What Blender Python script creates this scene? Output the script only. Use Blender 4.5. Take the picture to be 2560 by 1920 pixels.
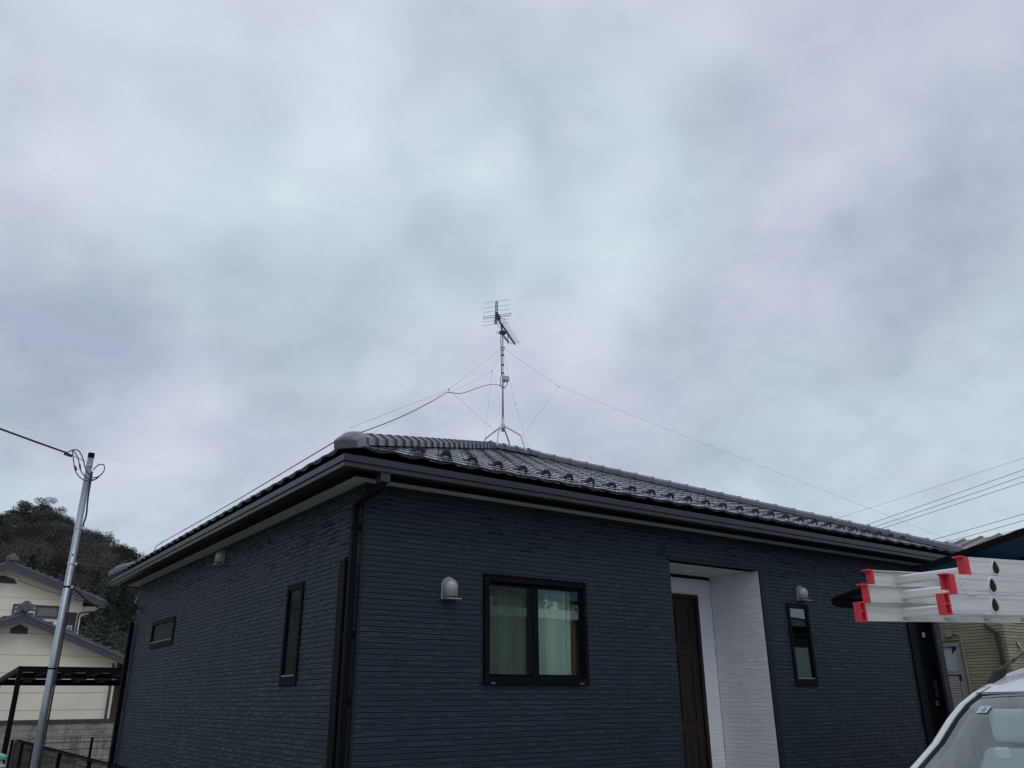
import bpy, bmesh, math, random
from mathutils import Vector, Matrix
random.seed(7)
R = math.radians
S = bpy.context.scene
for o in list(bpy.data.objects): bpy.data.objects.remove(o)

# ------------------------------------------------------------------ camera
PITCH, ROLL, YAW, FPX = R(21.01433788), R(-0.42035522), R(35.71984241), 2054.97
fw = Vector((math.sin(YAW)*math.cos(PITCH), math.cos(YAW)*math.cos(PITCH), math.sin(PITCH)))
ri = Vector((math.cos(YAW), -math.sin(YAW), 0)); up = ri.cross(fw)
r2 = ri*math.cos(ROLL)+up*math.sin(ROLL); u2 = -ri*math.sin(ROLL)+up*math.cos(ROLL)
cd = bpy.data.cameras.new('camera'); cam = bpy.data.objects.new('camera', cd); S.collection.objects.link(cam)
m = Matrix((r2, u2, -fw)).transposed().to_4x4(); m.translation = (0, 0, 1.5); cam.matrix_world = m
cd.sensor_width = 36; cd.lens = 36*FPX/2560; cd.clip_start = 0.05; cd.clip_end = 3000
S.camera = cam

# ------------------------------------------------------------------ world: overcast sky
W = bpy.data.worlds.new('World'); S.world = W; W.use_nodes = True
nt = W.node_tree; nt.nodes.clear(); N = nt.nodes.new; LK = nt.links.new
def MA(op, a, b=None, c=None):
    n = N('ShaderNodeMath'); n.operation = op
    for i, x in enumerate((a, b, c)):
        if x is None: continue
        if isinstance(x, (int, float)): n.inputs[i].default_value = x
        else: LK(x, n.inputs[i])
    return n.outputs[0]
def srgb(r, g, b):
    f = lambda c: (c/255/12.92 if c/255 <= .04045 else ((c/255+.055)/1.055)**2.4)
    return (f(r), f(g), f(b), 1)
bg = N('ShaderNodeBackground'); out = N('ShaderNodeOutputWorld'); LK(bg.outputs[0], out.inputs[0])
bg.inputs[1].default_value = 0.1
sky = N('ShaderNodeTexSky'); sky.sky_type = 'NISHITA'; sky.sun_disc = False
sky.sun_elevation = R(50); sky.sun_rotation = R(200)
tc = N('ShaderNodeTexCoord'); sep = N('ShaderNodeSeparateXYZ'); LK(tc.outputs['Generated'], sep.inputs[0])
den = MA('ADD', MA('MAXIMUM', sep.outputs[2], 0.0), 0.42)
cx_ = MA('DIVIDE', sep.outputs[0], den); cy_ = MA('DIVIDE', sep.outputs[1], den)
cmb = N('ShaderNodeCombineXYZ'); LK(cx_, cmb.inputs[0]); LK(cy_, cmb.inputs[1])
def noise(scale, detail, rough, loc, dist=0.0):
    mp = N('ShaderNodeMapping'); mp.inputs['Location'].default_value = loc; LK(cmb.outputs[0], mp.inputs[0])
    n = N('ShaderNodeTexNoise'); n.inputs['Scale'].default_value = scale; n.inputs['Detail'].default_value = detail
    n.inputs['Roughness'].default_value = rough; n.inputs['Distortion'].default_value = dist; LK(mp.outputs[0], n.inputs[0]); return n.outputs[0]
n1 = noise(2.6, 4.5, .52, (3.1, 7.7, 0), .25); n2 = noise(2.3, 2.0, .45, (11, 2, 5)); n3 = noise(6.5, 3.5, .5, (5.5, 1.2, 2), .2); n4 = noise(14, 3.0, .55, (1.5, 9.2, 2), .3)
bright = MA('ADD', MA('MULTIPLY', n1, .36), MA('ADD', MA('ADD', MA('MULTIPLY', n3, .34), MA('MULTIPLY', n4, .16)), .085))
def pixdir(x, y):
    d = (r2*(x-1280)-u2*(y-960)+fw*FPX); d.normalize(); return d
def blob(d, rad, amp):          # a large lighter or darker bank of cloud around a sky direction
    dp = N('ShaderNodeVectorMath'); dp.operation = 'DOT_PRODUCT'; LK(tc.outputs['Generated'], dp.inputs[0]); dp.inputs[1].default_value = d
    mr = N('ShaderNodeMapRange'); mr.interpolation_type = 'SMOOTHERSTEP'; LK(dp.outputs['Value'], mr.inputs[0])
    mr.inputs[1].default_value = math.cos(R(rad)); mr.inputs[2].default_value = 1; mr.inputs[3].default_value = 0; mr.inputs[4].default_value = amp
    return mr.outputs[0]
tot = bright
K_ = 1.1573
for (x, y, rad, amp) in [(560, 150, 13, .07), (760, 190, 6, .06), (1010, 300, 5.5, .12), (1080, 380, 4, .06), (1330, 330, 6, .09), (1650, 430, 6, .07), (1400, 490, 7, .07), (1240, 590, 7, .08),
                         (720, 450, 6, .07), (300, 420, 8, .07), (150, 130, 10, .04), (1100, 40, 5, .05), (835, 810, 2.6, .07), (1890, 360, 4.5, .07), (2030, 160, 7, .05), (330, 870, 7, .05), (1290, 820, 5, .04), (2160, 780, 6, .04), (1000, 615, 5, .03),
                         (2100, 470, 11, -.13), (1930, 610, 7, -.03), (1800, 740, 7, -.04), (1600, 610, 7, -.06), (1290, 140, 5, -.04), (40, 740, 10, -.16), (230, 790, 7, -.09), (430, 620, 8, -.05), (640, 650, 7, -.05), (700, 950, 10, -.07), (1000, 520, 5, -.05),
                         (1880, 850, 9, -.04), (440, 220, 6, -.03), (1530, 300, 6, -.06), (1750, 200, 13, -.05), (2212, 60, 10, -.06), (1450, 900, 9, -.04), (300, 1050, 10, .02), (2000, 1000, 10, .03)]:
    tot = MA('ADD', tot, blob(pixdir(x*K_, y*K_), rad, amp*1.0))
cr = N('ShaderNodeValToRGB'); LK(tot, cr.inputs[0])
e = cr.color_ramp.elements; e[0].position = .30; e[0].color = srgb(168, 181, 199); e[1].position = .74; e[1].color = srgb(217, 228, 239)
q = e.new(.43); q.color = srgb(186, 198, 213)
q = e.new(.55); q.color = srgb(199, 211, 225)
tint = N('ShaderNodeMix'); tint.data_type = 'RGBA'; tint.blend_type = 'MULTIPLY'; tint.inputs[0].default_value = 1
tr = N('ShaderNodeValToRGB'); LK(n2, tr.inputs[0]); te = tr.color_ramp.elements
te[0].position = .38; te[0].color = (1.03, .975, 1.02, 1); te[1].position = .60; te[1].color = (.975, 1.0, .985, 1)
LK(cr.outputs[0], tint.inputs[6]); LK(tr.outputs[0], tint.inputs[7])
sc = N('ShaderNodeVectorMath'); sc.operation = 'SCALE'; sc.inputs[3].default_value = 10.0; LK(tint.outputs[2], sc.inputs[0])
mx = N('ShaderNodeMix'); mx.data_type = 'RGBA'; mx.inputs[0].default_value = 0.97; LK(sky.outputs[0], mx.inputs[6]); LK(sc.outputs[0], mx.inputs[7])
LK(mx.outputs[2], bg.inputs[0])
sl = bpy.data.lights.new('sun', 'SUN'); sl.energy = 0.5; sl.angle = R(25); sl.color = (1, .97, .93)
so = bpy.data.objects.new('sun', sl); S.collection.objects.link(so)
so.rotation_euler = Vector((math.sin(R(200))*math.cos(R(50)), math.cos(R(200))*math.cos(R(50)), math.sin(R(50)))).to_track_quat('Z', 'Y').to_euler()
S.view_settings.view_transform = 'Standard'; S.view_settings.look = 'None'; S.view_settings.exposure = 0; S.view_settings.gamma = 1
S.cycles.max_bounces = 8; S.cycles.transparent_max_bounces = 12

# ------------------------------------------------------------------ materials
MATS = {}
def mat(name, col, rough=.6, metal=0, spec=.5, var=0, vscale=3, bump=0, bscale=60, island=0, coat=0, stretch=None, emis=0, dirt=None):
    if name in MATS: return MATS[name]
    m = bpy.data.materials.new(name); m.use_nodes = True; nt = m.node_tree; b = nt.nodes['Principled BSDF']
    col = tuple(col[:3])+(1,)
    b.inputs['Base Color'].default_value = col; b.inputs['Roughness'].default_value = rough; b.inputs['Metallic'].default_value = metal
    b.inputs['Specular IOR Level'].default_value = spec; b.inputs['Coat Weight'].default_value = coat
    if emis: b.inputs['Emission Color'].default_value = col; b.inputs['Emission Strength'].default_value = emis
    tc = nt.nodes.new('ShaderNodeTexCoord'); src = tc.outputs['Object']
    if stretch:
        mp = nt.nodes.new('ShaderNodeMapping'); mp.inputs['Scale'].default_value = stretch; nt.links.new(src, mp.inputs[0]); src = mp.outputs[0]
    last = None
    if var:
        n = nt.nodes.new('ShaderNodeTexNoise'); n.inputs['Scale'].default_value = vscale; n.inputs['Detail'].default_value = 6; nt.links.new(src, n.inputs[0])
        r = nt.nodes.new('ShaderNodeMapRange'); nt.links.new(n.outputs[0], r.inputs[0]); r.inputs[1].default_value = .3; r.inputs[2].default_value = .7
        r.inputs[3].default_value = 1-var; r.inputs[4].default_value = 1+var; last = r.outputs[0]
    if island:
        g = nt.nodes.new('ShaderNodeNewGeometry'); r = nt.nodes.new('ShaderNodeMapRange'); nt.links.new(g.outputs['Random Per Island'], r.inputs[0])
        r.inputs[3].default_value = 1-island; r.inputs[4].default_value = 1+island
        if last:
            x = nt.nodes.new('ShaderNodeMath'); x.operation = 'MULTIPLY'; nt.links.new(last, x.inputs[0]); nt.links.new(r.outputs[0], x.inputs[1]); last = x.outputs[0]
        else: last = r.outputs[0]
    if last:
        v = nt.nodes.new('ShaderNodeVectorMath'); v.operation = 'SCALE'; v.inputs[0].default_value = col[:3]; nt.links.new(last, v.inputs[3]); nt.links.new(v.outputs[0], b.inputs['Base Color'])
        if dirt:
            n = nt.nodes.new('ShaderNodeTexNoise'); n.inputs['Scale'].default_value = dirt[1]; n.inputs['Detail'].default_value = 8; n.inputs['Roughness'].default_value = .7
            nt.links.new(src, n.inputs[0]); r = nt.nodes.new('ShaderNodeMapRange'); nt.links.new(n.outputs[0], r.inputs[0])
            r.inputs[1].default_value = dirt[2]; r.inputs[2].default_value = dirt[3]
            mx = nt.nodes.new('ShaderNodeMix'); mx.data_type = 'RGBA'; nt.links.new(r.outputs[0], mx.inputs[0]); nt.links.new(v.outputs[0], mx.inputs[6]); mx.inputs[7].default_value = dirt[0]+(1,)
            nt.links.new(mx.outputs[2], b.inputs['Base Color'])
    if bump:
        n = nt.nodes.new('ShaderNodeTexNoise'); n.inputs['Scale'].default_value = bscale; n.inputs['Detail'].default_value = 5; nt.links.new(src, n.inputs[0])
        bb = nt.nodes.new('ShaderNodeBump'); bb.inputs['Strength'].default_value = bump; bb.inputs['Distance'].default_value = .01; nt.links.new(n.outputs[0], bb.inputs['Height']); nt.links.new(bb.outputs[0], b.inputs['Normal'])
    MATS[name] = m; return m
def glass(name, tint=(.86, .92, .89), ior=1.85):
    m = bpy.data.materials.new(name); m.use_nodes = True; nt = m.node_tree; nt.nodes.clear()
    o = nt.nodes.new('ShaderNodeOutputMaterial'); mx = nt.nodes.new('ShaderNodeMixShader'); t = nt.nodes.new('ShaderNodeBsdfTransparent'); g = nt.nodes.new('ShaderNodeBsdfGlossy')
    
    F0 = ((ior-1)/(ior+1))**2; ge = nt.nodes.new('ShaderNodeNewGeometry'); dp = nt.nodes.new('ShaderNodeVectorMath'); dp.operation = 'DOT_PRODUCT'
    nt.links.new(ge.outputs['Normal'], dp.inputs[0]); nt.links.new(ge.outputs['Incoming'], dp.inputs[1])
    def mth(op, a, b=None, c=None):     # Schlick reflectance, the same for either side of the sheet
        n = nt.nodes.new('ShaderNodeMath'); n.operation = op
        for i, x in enumerate((a, b, c)):
            if x is None: continue
            if isinstance(x, (int, float)): n.inputs[i].default_value = x
            else: nt.links.new(x, n.inputs[i])
        return n
    f = mth('MULTIPLY_ADD', mth('POWER', mth('SUBTRACT', 1.0, mth('ABSOLUTE', dp.outputs['Value']).outputs[0]).outputs[0], 5.0).outputs[0], 1-F0, F0)
    t.inputs[0].default_value = tint+(1,); g.inputs['Roughness'].default_value = 0.01; g.inputs[0].default_value = (.95, 1, 1, 1)
    nt.links.new(f.outputs[0], mx.inputs[0]); nt.links.new(t.outputs[0], mx.inputs[1]); nt.links.new(g.outputs[0], mx.inputs[2]); nt.links.new(mx.outputs[0], o.inputs[0]); return m
def mesh_screen(name, col, open_=.5):
    m = bpy.data.materials.new(name); m.use_nodes = True; nt = m.node_tree; nt.nodes.clear()
    o = nt.nodes.new('ShaderNodeOutputMaterial'); mx = nt.nodes.new('ShaderNodeMixShader'); t = nt.nodes.new('ShaderNodeBsdfTransparent'); g = nt.nodes.new('ShaderNodeBsdfDiffuse')
    g.inputs[0].default_value = col+(1,); mx.inputs[0].default_value = 1-open_
    nt.links.new(t.outputs[0], mx.inputs[1]); nt.links.new(g.outputs[0], mx.inputs[2]); nt.links.new(mx.outputs[0], o.inputs[0]); return m
SIDING = mat('navy_siding', (.0135, .026, .0385), .58, spec=.32, island=.10, var=.08, vscale=2, bump=.2, bscale=90)
SIDBACK = mat('navy_siding_joint', (.006, .009, .013), .9, spec=.2)
WSID = mat('white_siding', (.72, .73, .76), .6, island=.05, var=.05, vscale=3, bump=.2, bscale=80)
WBACK = mat('white_siding_joint', (.62, .62, .64), .8)
TILE = mat('glazed_dark_tile', (.055, .063, .078), .20, island=.10, var=.12, vscale=6, bump=.03, bscale=40, coat=.3)
CAPM = mat('ridge_tile_grey', (.11, .118, .137), .34, island=.12, var=.18, vscale=8, bump=.06, bscale=40)
GUT = mat('gutter_charcoal', (.021, .025, .032), .42, spec=.4, var=.15, vscale=1.5)
BLK = mat('black_trim', (.003, .0035, .005), .6, spec=.1)
BLKM = mat('black_painted_metal', (.003, .0035, .006), .6, spec=.10, var=.2, vscale=4)
NAVYTRIM = mat('navy_trim', (.009, .014, .021), .55, spec=.25)
SOFF = mat('soffit_board', (.42, .44, .42), .8, var=.06, vscale=2)
CEIL = mat('porch_ceiling', (.50, .52, .51), .8)
FRM = mat('window_frame_black', (.0035, .0045, .0075), .6, spec=.08)
HOOD = mat('vent_hood_silver', (.36, .365, .355), .45, metal=.3, var=.06)
GLS = glass('window_glass')
CURT = mat('pale_curtain', (.60, .66, .61), .9, var=.06, vscale=8, stretch=(1, 1, .2))
ROOM = mat('room_wall', (.25, .24, .22), .9)
WOODD = mat('dark_wood_door', (.019, .0125, .0105), .5, spec=.3, var=.4, vscale=14, stretch=(1, 1, .08))
BROWN = mat('brown_wood', (.22, .12, .05), .6)
CONC = mat('concrete', (.33, .33, .31), .85, var=.15, vscale=3, bump=.3, bscale=30)
ALU = mat('ladder_aluminium', (.74, .735, .71), .42, metal=.3, var=.10, vscale=14, stretch=(.15, .15, 10), bump=.08, bscale=60, dirt=((.33, .33, .32), 5, .5, .8))
RED = mat('red_plastic_cap', (.58, .03, .045), .5, var=.12, vscale=20)
HOLLOW_SHADE = mat('hollow_shade_black', (.006, .006, .007), .9)  # near-black colour painted in for the shade inside openings
VANW = mat('van_white_paint', (.84, .88, .84), .25, coat=.6)
RUB = mat('black_rubber', (.012, .012, .013), .7)
GALV = mat('galvanised_steel', (.36, .40, .43), .38, metal=.7, var=.25, vscale=9, stretch=(1, 1, .25), bump=.05)
CABLE = mat('black_cable', (.03, .03, .034), .6)
GUYM = mat('guy_wire_steel', (.22, .23, .25), .5)
MASTM = mat('antenna_mast', (.55, .57, .60), .4, metal=.35)
ANTM = mat('antenna_dark', (.05, .05, .06), .45, metal=.3)
BOXM = mat('pale_grey_plastic', (.45, .46, .43), .6)
REDD = mat('dull_red_plastic', (.13, .03, .045), .6)
CREAM = mat('cream_wall', (.85, .78, .645), .8, var=.06, vscale=.8, bump=.2, bscale=20)
NTILE = mat('neighbour_tile', (.11, .115, .13), .5, var=.3, vscale=3)
BARGE = mat('barge_board', (.062, .064, .082), .6, var=.1)
BRN = mat('dark_brown', (.055, .042, .038), .6, var=.25, vscale=6)
BLOCK = mat('weathered_block', (.30, .30, .26), .9, var=.2, vscale=4, bump=.5, bscale=14, dirt=((.06, .06, .05), 2.2, .48, .72))
TAN = mat('tan_siding', (.30, .262, .175), .75, var=.12, vscale=2.5, island=.10, stretch=(1, 1, 3))
TANB = mat('tan_siding_joint', (.12, .10, .07), .8)
BROOF = mat('brown_metal_roof', (.20, .18, .17), .45, var=.12)
LOUV = mat('louvre_slat', (.66, .61, .58), .6)
FROST = mat('frosted_glass', (.42, .46, .48), .25)
POLY = mat('smoked_blue_panel', (.012, .070, .15), .5, spec=.1, var=.25, vscale=1)

# ------------------------------------------------------------------ mesh helpers
ORG = {}
LINK = S.collection.objects.link
def tag(o, label=None, cat=None, group=None, kind=None):
    for k, v in (('label', label), ('category', cat), ('group', group), ('kind', kind)):
        if v: o[k] = v
    return o
def thing(name, label, cat, loc, group=None):
    o = bpy.data.objects.new(name, None); o.empty_display_size = .2; LINK(o); o.location = loc; ORG[o] = Vector(loc)
    return tag(o, label, cat, group)
class MB:
    def __init__(s, f=None): s.v = []; s.f = []; s.map = f
    def add(s, vs, fs):
        b = len(s.v); s.v += [Vector(s.map(*p)) if s.map else Vector(p) for p in vs]; s.f += [tuple(i+b for i in f) for f in fs]
    def box(s, x0, x1, y0, y1, z0, z1):
        s.add([(x0, y0, z0), (x1, y0, z0), (x1, y1, z0), (x0, y1, z0), (x0, y0, z1), (x1, y0, z1), (x1, y1, z1), (x0, y1, z1)],
              [(0, 3, 2, 1), (4, 5, 6, 7), (0, 1, 5, 4), (1, 2, 6, 5), (2, 3, 7, 6), (3, 0, 4, 7)])
    def bar(s, p, q, w, h, upv=(0, 0, 1)):
        p = Vector(p); q = Vector(q); d = (q-p).normalized(); a = d.cross(Vector(upv)).normalized()*w/2; b = a.cross(d).normalized()*h/2
        s.add([p-a-b, p+a-b, p+a+b, p-a+b, q-a-b, q+a-b, q+a+b, q-a+b], [(0, 1, 2, 3), (7, 6, 5, 4), (0, 4, 5, 1), (1, 5, 6, 2), (2, 6, 7, 3), (3, 7, 4, 0)])
    def tube(s, pts, r, n=8):
        pts = [Vector(p) for p in pts]; rs = r if isinstance(r, (list, tuple)) else [r]*len(pts); rings = []
        t = (pts[1]-pts[0]).normalized(); a = t.orthogonal().normalized()
        for i, p in enumerate(pts):
            t = (pts[min(i+1, len(pts)-1)]-pts[max(i-1, 0)]).normalized(); a = (a-t*a.dot(t)).normalized(); b = t.cross(a)
            rings.append([p+(a*math.cos(2*math.pi*k/n)+b*math.sin(2*math.pi*k/n))*rs[i] for k in range(n)])
        fs = []
        for i in range(len(pts)-1):
            for k in range(n): fs.append((i*n+k, i*n+(k+1) % n, (i+1)*n+(k+1) % n, (i+1)*n+k))
        fs += [tuple(range(n-1, -1, -1)), tuple((len(pts)-1)*n+k for k in range(n))]
        s.add([p for r_ in rings for p in r_], fs)
    def prism(s, poly, ext):
        n = len(poly); e = Vector(ext); vs = [Vector(p) for p in poly]; vs = vs+[p+e for p in vs]
        s.add(vs, [tuple(range(n-1, -1, -1)), tuple(range(n, 2*n))]+[(i, (i+1) % n, n+(i+1) % n, n+i) for i in range(n)])
    def grid(s, rows):
        n = len(rows[0]); s.add([p for r_ in rows for p in r_], [(i*n+j, i*n+j+1, (i+1)*n+j+1, (i+1)*n+j) for i in range(len(rows)-1) for j in range(n-1)])
    def loft(s, rows, cap=True):
        n = len(rows[0]); fs = [(i*n+j, i*n+(j+1) % n, (i+1)*n+(j+1) % n, (i+1)*n+j) for i in range(len(rows)-1) for j in range(n)]
        if cap: fs += [tuple(range(n-1, -1, -1)), tuple((len(rows)-1)*n+k for k in range(n))]
        s.add([p for r_ in rows for p in r_], fs)
    def build(s, name, m, parent=None, smooth=False, origin=None, bevel=0, fixn=True):
        top = parent; k = 0
        if parent is None: org = Vector(origin) if origin is not None else Vector((0, 0, 0))
        else: org = ORG[parent]
        me = bpy.data.meshes.new(name); me.from_pydata([v-org for v in s.v], [], s.f)
        if fixn:
            bm = bmesh.new(); bm.from_mesh(me); bmesh.ops.recalc_face_normals(bm, faces=bm.faces); bm.to_mesh(me); bm.free()
        if smooth: me.polygons.foreach_set('use_smooth', [True]*len(me.polygons))
        o = bpy.data.objects.new(name, me); LINK(o)
        for mm in (m if isinstance(m, (list, tuple)) else [m]): me.materials.append(mm)
        if parent is None: o.location = org
        else: o.parent = parent
        ORG[o] = org
        if bevel:
            b = o.modifiers.new('bevel', 'BEVEL'); b.width = bevel; b.segments = 2; b.limit_method = 'ANGLE'
        return o
def sag(p, q, drop, n=14):
    p = Vector(p); q = Vector(q); return [p.lerp(q, t/n)-Vector((0, 0, drop*4*(t/n)*(1-t/n))) for t in range(n+1)]
def smoothpath(pts, k=5):
    pts = [Vector(p) for p in pts]; P = [pts[0]]+pts+[pts[-1]]; o = []
    for i in range(1, len(P)-2):
        for j in range(k):
            t = j/k; a, b, c, d = P[i-1], P[i], P[i+1], P[i+2]
            o.append(.5*((2*b)+(-a+c)*t+(2*a-5*b+4*c-d)*t*t+(-a+3*b-3*c+d)*t**3))
    return o+[pts[-1]]

# ------------------------------------------------------------------ ground
CX, CY, BX, BY, ZS = 3.117, 6.578, 12.45, 14.98, 3.32
g = MB(); g.add([(-900, -900, 0), (900, -900, 0), (900, 900, 0), (-900, 900, 0)], [(0, 1, 2, 3)])
tag(g.build('ground', mat('gravel_ground', (.17, .165, .155), .9, var=.3, vscale=2, bump=.5, bscale=40), fixn=False), kind='structure')
g = MB(); g.add([(-14, -10.5, .004), (40, -10.5, .004), (40, -5.5, .004), (-14, -5.5, .004)], [(0, 1, 2, 3)])
tag(g.build('road', mat('asphalt', (.05, .05, .052), .85, var=.2, vscale=5, bump=.4, bscale=60), fixn=False), kind='structure')
g = MB(); g.add([(2.2, -5.4, .008), (13.5, -5.4, .008), (13.5, 6.0, .008), (2.2, 6.0, .008)], [(0, 1, 2, 3)])
tag(g.build('driveway', CONC, fixn=False), kind='structure')

# ------------------------------------------------------------------ main house
H = thing('single_storey_house', 'single-storey house with dark navy textured siding and black tiled hip roof', 'house', (CX, CY, 0))
WF = lambda u, d, z: (u, CY-d, z)          # front wall: u along x, d outward
WL = lambda u, d, z: (CX-d, u, z)          # left wall: u along y
WR = lambda u, d, z: (BX+d, u, z)
def siding(mp, u0, u1, z0, z1, holes, m, mb, parent, seed, name='siding', course=.0457, cell=.108, depth=.007, joints=(), thick=.12):
    rnd = random.Random(seed); b = MB(mp); nz = max(1, round((z1-z0)/course)); ch = (z1-z0)/nz
    for i in range(nz):
        za = z0+i*ch; zb = za+ch; zm = (za+zb)/2
        spans = [(u0, u1)]
        for (a, c, e, f) in holes:
            if zb-.004 > e and za+.004 < f:
                ns = []
                for (p, q_) in spans:
                    if c <= p or a >= q_: ns.append((p, q_)); continue
                    if a > p: ns.append((p, a))
                    if c < q_: ns.append((c, q_))
                spans = ns
        for j in joints:
            spans = [x for (p, q_) in spans for x in (((p, j-.0018), (j+.0018, q_)) if p < j-.01 and q_ > j+.01 else ((p, q_),))]
        for (p, q_) in spans:
            u = p-rnd.random()*cell
            while u < q_:
                w = cell*rnd.choice((.55, .8, 1, 1, 1.3, 1.6)); a = max(u, p); c = min(u+w, q_); u += w
                if c-a < .006: continue
                k = rnd.random(); pieces = [(za+.0045, zb-.0005)]
                if k < .33: pieces = [(za+.0045, zm-.001), (zm-.001, zb-.0005)]
                elif k < .5: pieces = [(za+.0045, za+ch*.40), (za+ch*.40, zb-.0005)]
                elif k < .66: pieces = [(za+.0045, za+ch*.66), (za+ch*.66, zb-.0005)]
                for (s0, s1) in pieces:
                    db = rnd.uniform(.45, 1)*depth; dt = db*rnd.uniform(.75, 1.0)
                    if rnd.random() < .24: db = depth*1.25; dt = depth*.15
                    b.add([(a, 0, s0), (c, 0, s0), (c, 0, s1), (a, 0, s1), (a, db, s0+.0005), (c, db, s0+.0005), (c, dt, s1-.0005), (a, dt, s1-.0005)],
                          [(4, 5, 6, 7), (0, 1, 5, 4), (1, 2, 6, 5), (2, 3, 7, 6), (3, 0, 4, 7)])
    o = b.build(name, m, parent)
    # backing slab with the same openings
    k = MB(mp); us = sorted({u0, u1, *[h[0] for h in holes], *[h[1] for h in holes]}); zs = sorted({z0, z1, *[h[2] for h in holes], *[h[3] for h in holes]})
    us = [u for u in us if u0 <= u <= u1]; zs = [z for z in zs if z0 <= z <= z1]
    for i in range(len(us)-1):
        for j in range(len(zs)-1):
            um = (us[i]+us[i+1])/2; zm = (zs[j]+zs[j+1])/2
            if any(h[0] < um < h[1] and h[2] < zm < h[3] for h in holes): continue
            k.box(us[i], us[i+1], -thick, 0.0005, zs[j], zs[j+1])
    bm_o = k.build(name+'_backing' if False else 'wall', mb, parent)
    return o
PO = (6.89, 8.43, .0, 2.96); WA = (4.40, 5.60, 1.65, 2.58); WB = (8.915, 9.30, 1.65, 2.58); DR = (11.6, 12.30, .3, 2.6)
siding(WF, CX, BX, .36, ZS, [PO, WA, WB, DR], SIDING, SIDBACK, H, 1, joints=(6.15, 9.55, 11.35))
LW1 = (7.83, 8.20, 1.66, 2.57); LW2 = (12.45, 13.66, 2.27, 2.61)
siding(WL, CY, BY, .36, ZS, [LW1, LW2], SIDING, SIDBACK, H, 2, joints=(9.6, 12.0))
siding(WR, CY, BY, .36, ZS, [], SIDING, SIDBACK, H, 3)
b = MB(); b.box(CX+.12, BX-.12, BY-.12, BY, .36, ZS); b.build('wall', SIDING, H)
b = MB(); b.box(CX+.04, BX-.04, CY+.04, CY+.12, 0, .36); b.box(CX+.04, BX-.04, BY-.12, BY-.04, 0, .36); b.box(CX+.04, CX+.12, CY+.12, BY-.12, 0, .36); b.box(BX-.12, BX-.04, CY+.12, BY-.12, 0, .36)
b.build('foundation', CONC, H)
# corner post of the siding
b = MB(); b.box(CX-.008, CX+.02, CY-.008, CY+.02, .36, ZS); b.build('corner_trim', NAVYTRIM, H)

# eaves: soffit, fascia, gutter swept round the rectangle
def ring(profile, name, m, closed=True, smooth=False):
    k = MB(); cs = [(-1, -1, CX, CY), (1, -1, BX, CY), (1, 1, BX, BY), (-1, 1, CX, BY)]; n = len(profile)
    for i in range(4):
        a = cs[i]; c = cs[(i+1) % 4]
        rows = [[(q_[2]+q_[0]*e_, q_[3]+q_[1]*e_, z) for (e_, z) in profile] for q_ in (a, c)]
        for j in range(n if closed else n-1):
            j2 = (j+1) % n; k.add([rows[0][j], rows[1][j], rows[1][j2], rows[0][j2]], [(0, 1, 2, 3)])
    return k.build(name, m, H, smooth=smooth, fixn=False)
ring([(-.02, ZS), (.195, ZS), (.195, ZS+.02), (-.02, ZS+.02)], 'soffit', SOFF)
ring([(.195, 3.305), (.275, 3.305), (.275, 3.475), (.195, 3.475)], 'fascia', BLK)
GT = ring([(.28, 3.33), (.388, 3.325), (.392, 3.330), (.392, 3.360), (.386, 3.364), (.386, 3.371), (.402, 3.375), (.402, 3.428), (.398, 3.432), (.388, 3.432), (.384, 3.425), (.384, 3.36), (.29, 3.36), (.29, 3.40), (.28, 3.40)], 'gutter', GUT)
for (x, fr) in ((6.35, 1), (9.1, 1), (11.45, 0), (13.35, 0)):
    k = MB(WF if fr else WL)
    k.box(x-.02, x+.02, .386, .4045, 3.374, 3.434); k.box(x-.02, x+.02, .386, .395, 3.324, 3.362); k.build('gutter_joint', GUT, GT)

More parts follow.
